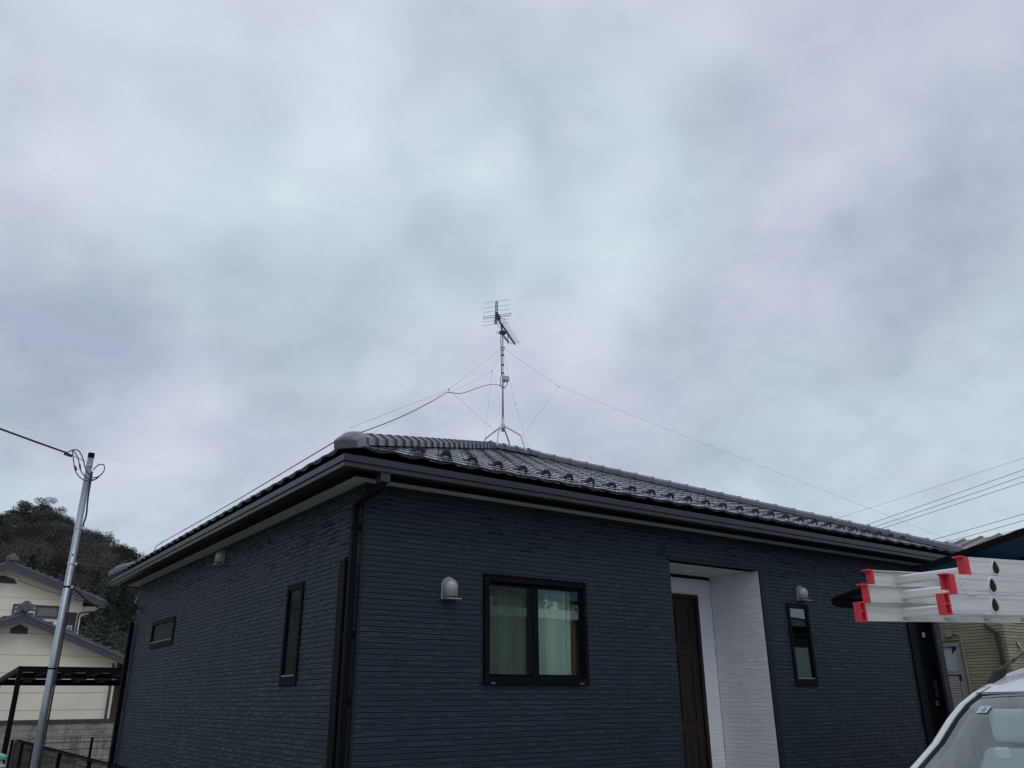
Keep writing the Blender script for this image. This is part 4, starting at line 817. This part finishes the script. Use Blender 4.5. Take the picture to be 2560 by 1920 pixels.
mesh_fence('mesh_fence', 'black wire fence with curled top and round posts, running beside the steel pole', 2.08, 7.2, 2.08, 18.3, .90, .045, (.12, .34, .56, .80), (.9, 2.4, 3.9, 5.95, 8.4, 9.7, 11.08), True)
mesh_fence('mesh_fence', 'black square-mesh fence crossing behind the steel pole in front of the block wall', 2.1, 18.35, 12.0, 18.35, .90, .115, (.10, .30, .50, .70, .82, .89), (1.28, 3.28, 5.3, 7.3, 9.3), False)
for (k, xx) in enumerate((2.08,)):
    b = MB(); b.box(1.98, 2.20, 7.0, 18.45, 0, .08); b.box(2.2, 12, 18.28, 18.45, 0, .08); tag(b.build('kerb', CONC, origin=(2.08, 7.0, 0)), 'low concrete kerb carrying the black wire fences', 'kerb')
# lidded bin
BN = thing('storage_bin', 'pale bin with a teal lid at the lower left edge', 'bin', (1.15, 13.1, 0))
b = MB(); b.loft([[(1.15-w, 13.1-w, z), (1.15+w, 13.1-w, z), (1.15+w, 13.1+w, z), (1.15-w, 13.1+w, z)] for (w, z) in ((.20, 0), (.24, .84))]); b.build('body', mat('pale_bin', (.45, .50, .50), .5), BN, bevel=.02)
b = MB(); b.box(.88, 1.42, 12.83, 13.37, .84, .90); b.build('lid', mat('teal_lid', (.16, .42, .38), .45), BN, bevel=.02)
b = MB(); b.box(.89, 1.41, 12.84, 13.36, .76, .79); b.build('rim', mat('pale_rim', (.62, .68, .68), .45), BN, bevel=.005)

# ------------------------------------------------------------------ block wall and left neighbours
BW = thing('block_wall', 'weathered concrete block wall with a dark brown top board below the cream house', 'wall', (-4, 26.6, 0))
rnd = random.Random(4); b = MB()
for r_ in range(6):
    z = .0+.165*r_
    x = -6-.2*(r_ % 2)
    while x < 5.75:
        w = .40; b.box(x+.004, min(x+w, 5.75)-.004, 26.6+rnd.uniform(-.006, .006), 26.75, z+.006, z+.163); x += w
b.build('blocks', BLOCK, BW); b = MB(); b.box(-6, 5.74, 26.62, 26.74, 0, .99); b.build('mortar', mat('dark_mortar', (.07, .07, .06), .9), BW)
b = MB(); b.box(-6, 5.76, 26.57, 26.78, .99, 1.085); b.build('top_board', BRN, BW)

def gable(name, label, yf, peak, slope, xl, xr, z0, depth, ov, wallr, thick, barge, seams, wins):
    t = thing(name, label, 'house', (peak[0], yf, 0)); px_, pz = peak
    zz = lambda x: pz-slope*abs(x-px_)
    b = MB(); b.prism([(wallr[0], yf, z0), (wallr[1], yf, z0), (wallr[1], yf, zz(wallr[1])-.18), (px_, yf, pz-.18), (wallr[0], yf, zz(wallr[0])-.18)], (0, depth, 0)); wl = b.build('wall', CREAM, t)
    # roof slab and rows of tiles as lips
    b = MB(); b.prism([(xl, yf-ov, zz(xl)), (px_, yf-ov, pz), (xr, yf-ov, zz(xr)), (xr, yf-ov, zz(xr)-.09), (px_, yf-ov, pz-.09), (xl, yf-ov, zz(xl)-.09)], (0, depth+2*ov, 0)); rf = b.build('roof', NTILE, t)
    b = MB(); n = int((xr-px_)/.27)
    for sgn in (-1, 1):
        for i in range(n):
            x_ = px_+sgn*(.27*(i+.5)); b.bar((x_, yf-ov-.01, zz(x_)+.012), (x_, yf+depth+ov, zz(x_)+.012), .20, .035, (sgn*slope*0, 0, 1))
    b.build('edge_tiles', NTILE, rf)
    b = MB(); yb = yf-ov+.02
    for sgn, xe in ((-1, xl), (1, xr)):
        b.prism([(px_, yb, pz-.09), (xe, yb, zz(xe)-.09), (xe, yb, zz(xe)-.09-barge), (px_, yb, pz-.09-barge)], (0, .05, 0))
    b.build('barge_board', BARGE, t)
    b = MB(); b.add([(xl, yb+.05, zz(xl)-.15), (px_, yb+.05, pz-.15), (px_, yf, pz-.15), (xl, yf, zz(xl)-.15)], [(0, 1, 2, 3)]); b.add([(xr, yb+.05, zz(xr)-.15), (px_, yb+.05, pz-.15), (px_, yf, pz-.15), (xr, yf, zz(xr)-.15)], [(0, 1, 2, 3)]); b.build('verge_soffit', CREAM, t)
    b = MB(); b.tube([(px_, yf-ov, pz+.07), (px_, yf+depth, pz+.07)], .11, 10); b.build('ridge_tiles', NTILE, rf)
    b = MB()
    for (k, r0, z_) in ((0, .17, .17),): 
        b.tube([(px_, yf-ov-.10, pz+z_), (px_, yf-ov+.04, pz+z_)], r0*.75, 14)
        for a in (-1, 1): b.tube([(px_+a*.15, yf-ov-.08, pz+z_-.03), (px_+a*.15, yf-ov+.03, pz+z_-.03)], .075, 10); b.box(px_+a*.17-.09, px_+a*.17+.09, yf-ov-.09, yf-ov+.02, pz+.02, pz+.09)
        b.tube([(px_, yf-ov-.13, pz+.07), (px_, yf-ov-.08, pz+.07)], .07, 12)
    b.build('ridge_end_ornament', NTILE, rf)
    b = MB()
    for z in seams: b.box(wallr[0], min(wallr[1], px_+(pz-.2-z)/slope) , yf-.006, yf-.0, z-.006, z+.006)
    b.build('wall_joint', mat('cream_joint', (.42, .39, .34), .9), wl)
    # vent under the peak
    return t, zz
LHt, zz = gable('cream_house', 'lower cream gabled house with a small dark attic vent, nearest behind the block wall', 28, (2.776, 3.92), .393, -.6, 6.4, .9, 9, .45, (-.2, 5.50), .1, .17, (1.32, 1.78, 2.30, 2.78, 3.36), None)
b = MB(); b.prism([(2.55, 27.98, 3.35), (2.99, 27.98, 3.35), (2.99, 27.98, 3.50), (2.77, 27.98, 3.60), (2.55, 27.98, 3.50)], (0, .03, 0)); b.build('attic_vent', BRN, LHt)
b = MB(); b.box(5.44, 5.50, 27.94, 27.999, .9, 2.5); b.build('corner_board', mat('cream_board', (.70, .68, .63), .7), LHt); b = MB(); b.bar((5.39, 27.93, .9), (5.39, 27.93, 2.6), .05, .05, (0, 1, 0)); b.build('downpipe', BRN, LHt)
b = MB(); b.box(5.56, 7.2, 29.5, 36, .5, 2.2); b.build('lean_to', mat('brown_board', (.085, .07, .055), .8, var=.2), LHt)
UHt, zz = gable('cream_house', 'tall two-storey cream gabled house with a long dark upper window, behind the lower one', 40, (3.15, 6.93), .355, -1.5, 6.92, .0, 11, .6, (-.6, 6.13), .1, .26, (5.55, 5.05, 4.4), None)
b = MB(); b.prism([(2.45, 39.97, 6.10), (3.55, 39.97, 6.10), (3.42, 39.97, 6.28), (3.0, 39.97, 6.40), (2.58, 39.97, 6.28)], (0, .03, 0)); b.build('attic_vent', BRN, UHt)
b = MB(); b.box(3.57, 5.30, 39.93, 39.999, 5.22, 5.30); b.box(3.57, 5.30, 39.93, 39.999, 4.80, 4.87); b.box(3.57, 3.64, 39.93, 39.999, 4.87, 5.22); b.box(4.40, 4.46, 39.93, 39.999, 4.87, 5.22); b.box(5.23, 5.30, 39.93, 39.999, 4.87, 5.22)
wd = b.build('window', BRN, UHt)
b = MB(); b.box(3.64, 4.40, 39.96, 39.999, 4.87, 5.22); b.build('pane', mat('pale_pane', (.62, .64, .68), .3), wd); b = MB(); b.box(4.46, 5.23, 39.96, 39.999, 4.87, 5.22); b.build('pane', mat('grey_shutter', (.16, .17, .165), .5), wd)
b = MB(); b.box(5.42, 5.97, 39.98, 39.999, 4.0, 5.08); rc_ = b.build('recess_shade_plate', mat('recess_shade_colour', (.045, .037, .033), .8), UHt)  # flat dark plate on the wall, its colour standing for shade in the balcony recess
b = MB(); b.box(5.66, 5.86, 39.9, 39.975, 4.24, 4.53); ac = b.build('air_conditioner_unit', mat('unit_white', (.60, .62, .64), .5), UHt)
b = MB(); [b.box(5.69+.05*k, 5.73+.05*k, 39.895, 39.90, 4.27+.08*j, 4.33+.08*j) for k in range(3) for j in range(3)]; b.build('grille', BRN, ac)
b = MB(); b.box(5.58, 5.62, 39.93, 39.975, 4.0, 4.75); b.box(5.55, 5.97, 39.9, 39.97, 4.14, 4.20); b.build('balcony_rail', CREAM, UHt)
b = MB(); b.tube(smoothpath([(6.75, 39.55, 5.28), (6.6, 39.6, 5.14), (6.25, 39.8, 5.08), (6.08, 39.9, 5.05), (6.03, 39.92, 4.9), (6.03, 39.92, 4.0)]), .035, 8); b.build('downpipe', BRN, UHt)
b = MB(); b.box(6.86, 6.98, 39.4, 51, 5.42, 5.54); b.build('gutter', BRN, UHt)
b = MB(); b.add([(6.13, 39.95, 5.33), (6.9, 39.4, 5.33), (6.9, 51, 5.33), (6.13, 51, 5.33)], [(0, 1, 2, 3)]); b.build('eave_soffit', CREAM, UHt)
b = MB(); b.tube(sag((3.5, 39.3, 6.16), (6.9, 39.3, 5.30), .06), .014, 5); tag(b.build('house_wire', CABLE, origin=(3.5, 39.3, 6.1)), 'thin dark wire slanting across the upper wall of the tall cream house', 'wire')
b = MB(); b.tube(sag((-1, 38.5, 5.4), (8.0, 38.0, 3.9), .1), .012, 5); tag(b.build('house_wire', CABLE, origin=(3.5, 38.3, 4.6)), 'thin dark wire passing low in front of the tall cream house', 'wire')

# neighbour's carport
C2 = thing('carport', 'flat black carport with pale translucent roof panels in front of the cream houses', 'carport', (2.12, 20, 0))
def b2(x0, x1, y0, y1, z0_, z1_, name, m=BLKM): b = MB(); b.box(x0, x1, y0, y1, z0_, z1_); return b.build(name, m, C2)
cz2 = lambda y: 2.20-.055*(y-20)
b2(2.10, 8.2, 19.96, 20.04, 2.09, 2.20, 'front_beam'); b2(2.04, 8.2, 22.95, 23.05, 1.885, 2.02, 'rear_beam')
for x in (2.13, 8.15):
    b = MB(); b.bar((x, 20.04, 2.15), (x-.04, 22.95, 1.98), .06, .10); b.build('side_beam', BLKM, C2)
for x in (2.62, 3.13, 3.64, 4.15, 4.66, 5.17, 5.7, 6.2, 6.7, 7.2): b = MB(); b.bar((x, 20.04, 2.145), (x-.03, 22.95, 1.985), .14, .09); b.build('rafter', BLKM, C2)
b = MB(); b.bar((2.1, 21.5, 2.06), (8.15, 21.5, 2.06), .55, .10); b.build('middle_beam', BLKM, C2)
b = MB(); b.prism([(2.1, 20.0, 2.19), (8.2, 20.0, 2.19), (8.2, 23.0, 2.03), (2.06, 23.0, 2.03)], (0, 0, .012)); b.build('roof_panel', mesh_screen('pale_poly', (.55, .57, .56), .45), C2)
for (x, y, zt) in ((2.14, 20.0, 2.10), (2.08, 23.0, 1.9), (8.1, 20.0, 2.1), (8.1, 23.0, 1.9)): b2(x-.045, x+.045, y-.045, y+.045, 0, zt, 'post')

# ------------------------------------------------------------------ wooded hill
import bisect
PTS = [(-22, .14), (-12, .175), (-4, .185), (2, .185), (3.4, .182), (4.6, .190), (6.1, .191), (7.0, .186), (8.6, .172), (10.2, .161), (10.6, .155), (11.7, .147), (12.5, .143), (16, .125), (24, .09), (40, .07)]
def elev(a):
    xs = [p[0] for p in PTS]; i = min(max(bisect.bisect(xs, a), 1), len(xs)-1); t = (a-xs[i-1])/(xs[i]-xs[i-1]); t = max(0, min(1, t)); return PTS[i-1][1]*(1-t)+PTS[i][1]*t
DR_ = 230
def hz(a, d):
    H_ = elev(a)*DR_+1.5-6.0; t = (d-95)/(DR_-95)
    if t <= 0: return -1+0*d
    if t <= 1: t2 = t*t*(3-2*t)*.35+t*.65; return H_*t2
    return H_*(1-.35*min(1, (d-DR_)/160)**2)
b = MB(); rows = []
for i in range(60):
    a = R(-22+62*i/59); rows.append([(math.sin(a)*d, math.cos(a)*d, hz(math.degrees(a), d)+(1.2*math.sin(d*.13+i*.9)+.8*math.sin(i*1.7+d*.05) if d > 100 else 0)) for d in [90+10*k for k in range(32)]])
b.grid(rows); tag(b.build('hills', mat('hill_soil', (.024, .026, .021), .95, var=.4, vscale=.08), smooth=True, fixn=False), kind='structure')
FOL = [mat('pine_foliage', (.034, .048, .036), .8, island=.28), mat('cedar_foliage', (.032, .048, .036), .8, island=.28), mat('bare_brown_twigs', (.064, .056, .055), .9, island=.2), mat('olive_foliage', (.062, .064, .038), .85, island=.4)]
BARK = mat('bark', (.10, .085, .07), .9)
def clump(b, c, r_, n, rnd, flat=1.0, size=.5):
    for _ in range(n):
        d = Vector((rnd.gauss(0, 1), rnd.gauss(0, 1), rnd.gauss(0, 1))).normalized()*r_*rnd.random()**.4; d.z *= flat; p = c+d
        a = Vector((rnd.uniform(-1, 1), rnd.uniform(-1, 1), rnd.uniform(-.7, .7))).normalized(); e_ = a.orthogonal().normalized(); s_ = size*rnd.uniform(.5, 1.2)
        b.add([p-a*s_, p+e_*s_*.42, p+a*s_, p-e_*s_*.42], [(0, 1, 2, 3)])
def twig(b, p, d, l, r_, lvl, rnd, cut=3):
    q_ = p+d*l; b.tube([p, p.lerp(q_, .5)+Vector((rnd.uniform(-.05, .05), rnd.uniform(-.05, .05), 0))*l, q_], [r_, r_*.8, r_*.6], 4 if lvl else 6)
    if lvl >= cut: return
    for k in range(rnd.choice((2, 3, 3))):
        nd_ = (d+Vector((rnd.uniform(-1, 1), rnd.uniform(-1, 1), rnd.uniform(-.25, .6)))*.75).normalized(); twig(b, p.lerp(q_, rnd.uniform(.6, 1)), nd_, l*rnd.uniform(.55, .8), r_*.55, lvl+1, rnd, cut)
def crown(kind, rnd, dense=1.0):
    b = MB()
    if kind == 0:   # pine: rounded layered pads on top of a tall stem
        for k in range(11): c = Vector((rnd.gauss(0, 1.5), rnd.gauss(0, 1.5), rnd.uniform(4.2, 7.6))); clump(b, c, 1.5, int(200*dense), rnd, .55, .21)
    elif kind == 1: # cedar: narrow cone
        for k in range(14): t = k/13; c = Vector((rnd.gauss(0, .35), rnd.gauss(0, .35), 1.4+6.6*t)); clump(b, c, 1.9*(1-t)+.35, int(150*dense), rnd, .6, .18)
    elif kind == 2: # leafless broad crown
        for k in range(13): c = Vector((rnd.gauss(0, 1.4), rnd.gauss(0, 1.4), rnd.uniform(2.6, 6.6))); clump(b, c, 1.5, int(150*dense), rnd, .9, .16)
    else:
        for k in range(12): c = Vector((rnd.gauss(0, 1.4), rnd.gauss(0, 1.4), rnd.uniform(2.0, 5.6))); clump(b, c, 1.6, int(160*dense), rnd, .8, .21)
    return b
# one mass of distant woodland made of many crowns
rnd = random.Random(21)
base = [[crown(k, rnd, .62) for _ in range(3)] for k in range(4)]
import numpy as np
packs = [[(np.array([tuple(v) for v in c.v]), np.array(c.f)) for c in row] for row in base]
def scatter(kind, spots, name):
    V_ = []; F_ = []; o_ = 0
    for (x, y, z, s_) in spots:
        v, f = rnd.choice(packs[kind]); a = rnd.uniform(0, 6.28); ca, sa = math.cos(a), math.sin(a)
        w = np.stack([(v[:, 0]*ca-v[:, 1]*sa)*s_+x, (v[:, 0]*sa+v[:, 1]*ca)*s_+y, v[:, 2]*s_*rnd.uniform(.85, 1.15)+z], 1); V_.append(w); F_.append(f+o_); o_ += len(v)
    me = bpy.data.meshes.new(name); me.from_pydata(np.concatenate(V_).tolist(), [], np.concatenate(F_).tolist()); me.materials.append(FOL[kind]); o = bpy.data.objects.new(name, me); LINK(o)
    return o
sp = [[], [], [], []]
for i in range(1200):
    a = rnd.uniform(-6, 21); d = rnd.uniform(92, 258)
    if a > 15 and rnd.random() < .5: continue
    h = (d-98)/130; x = math.sin(R(a))*d; y = math.cos(R(a))*d; patch = math.sin(a*.9+1)+math.sin(d*.045)
    if d > 205: k = 0 if (a < 7 or a > 8.2) and rnd.random() < .85 else 2
    elif h > .45: k = 2 if patch+rnd.gauss(0, .5) > -.4 else rnd.choice((0, 3))
    else: k = 1 if rnd.random() < .7 else rnd.choice((3, 2))
    sp[k].append((x, y, hz(a, d)-.8, rnd.uniform(.75, 1.05)*(1.0 if k else .95)))
for k, (nm, lb) in enumerate((('woodland', 'dark pines massed along the hilltop'), ('woodland', 'dark green cedars massed on the lower slope'), ('woodland', 'leafless brown trees massed on the hillside'), ('woodland', 'olive green bushes scattered on the hillside'))):
    tag(scatter(k, sp[k], nm), lb, 'woodland', kind='stuff')
def tree(a, d, kind, s_, label, cat='tree', group='trees standing out on the ridge', dens=1.3, up_=0):
    x, y = math.sin(R(a))*d, math.cos(R(a))*d; z = hz(a, d)-.6+up_
    t = thing(('pine_tree', 'cedar_tree', 'bare_tree', 'broadleaf_tree')[kind], label, cat, (x, y, z), group)
    o_ = Vector((x, y, z)); b = MB()
    if kind == 2:
        r_ = random.Random(int(a*100)); twig(b, o_, Vector((0, 0, 1)), 2.6*s_, .16*s_, 0, r_, 4); b.build('trunk', mat('pale_bark', (.24, .22, .21), .9), t, fixn=False)
    else:
        b.tube([o_, o_+Vector((.1, 0, 4.2*s_)), o_+Vector((0, .1, 7*s_))], [.22*s_, .15*s_, .05], 6)
        for k in range(6): q_ = o_+Vector((rnd.uniform(-1.6, 1.6), rnd.uniform(-1.6, 1.6), rnd.uniform(4.6, 6.6)))*s_; b.tube([o_+Vector((0, 0, 3.6*s_)), q_], [.07, .03], 4)
        b.build('trunk', BARK, t); c = crown(kind, rnd, dens); c.v = [v*s_+o_ for v in c.v]; c.build('crown', FOL[kind], t, fixn=False)
for i, (a, d, k, s_, l_, u_) in enumerate([(3.2, 226, 0, .95, 'leftmost round-topped pine on the ridge, cut by the picture edge', 0), (4.5, 224, 0, 1.05, 'broad pine on the ridge, left of the highest one', .3), (5.3, 226, 0, 1.08, 'highest pine at the crest of the hill', .6),
                              (6.1, 225, 0, 1.1, 'dense pine on the ridge just right of the highest one', .2), (6.75, 224, 0, .9, 'last tall pine before the pale bare tree on the ridge', .0), (7.25, 224, 2, .95, 'pale leafless tree on the ridge left of the steel pole', .2),
                              (8.9, 224, 2, .8, 'bare tree on the ridge just right of the steel pole', 0), (9.4, 222, 0, .75, 'small pine on the falling ridge right of the steel pole', 0), (10.5, 216, 1, .62, 'short dark cedar halfway down the falling ridge', 0), (11.15, 205, 1, .75, 'pointed cedar low on the ridge beside the roof corner', .0), (11.6, 203, 1, .68, 'small cedar touching the navy house roof corner', 0)]):
    tree(a, d, k, s_, l_, up_=u_)

# ------------------------------------------------------------------ behind the camera, seen as reflections in the windows
Q = thing('street_house', 'single-storey dark-walled house with a pale metal roof across the road, reflected in the windows', 'house', (23, -18, 0))
b = MB(); b.box(12, 44, -22, -15, 0, 4.55); b.build('wall', BRN, Q)
b = MB(); b.prism([(11.3, -14.2, 4.6), (11.3, -18.5, 5.5), (11.3, -22.8, 4.6)], (33.4, 0, 0)); b.build('roof', mat('pale_metal_roof', (.45, .50, .55), .5), Q)
tb = thing('bare_tree', 'leafless tree beyond the road, its branches reflected in the right window pane', 'tree', (31.2, -24.5, 0))
b = MB(); r_ = random.Random(12); o_ = Vector((31.2, -24.5, 0)); twig(b, o_, Vector((-.05, 0, 1)).normalized(), 4.2, .30, 0, r_, 1); twig(b, o_+Vector((-.2, 0, 3.6)), Vector((-.6, .1, .8)).normalized(), 2.6, .24, 0, r_, 5); twig(b, o_+Vector((0, 0, 3.9)), Vector((-.1, -.1, 1)).normalized(), 2.4, .22, 0, r_, 5); twig(b, o_+Vector((-.1, 0, 3.4)), Vector((-.8, 0, .55)).normalized(), 2.6, .2, 0, r_, 5); twig(b, o_+Vector((0, 0, 3.4)), Vector((.6, 0, .8)).normalized(), 2.4, .2, 0, r_, 5); b.build('trunk', BARK, tb, fixn=False)
te_ = thing('broadleaf_tree', 'dense evergreen tree beyond the road, reflected in the left window pane', 'tree', (25.6, -26.5, 0))
b = MB(); b.tube([(25.6, -26.5, 0), (25.6, -26.5, 6)], [.25, .1], 8); b.build('trunk', BARK, te_); c = crown(3, rnd, 1.8); c.v = [v*1.35+Vector((25.6, -26.5, .3)) for v in c.v]; c.build('crown', FOL[1], te_, fixn=False)
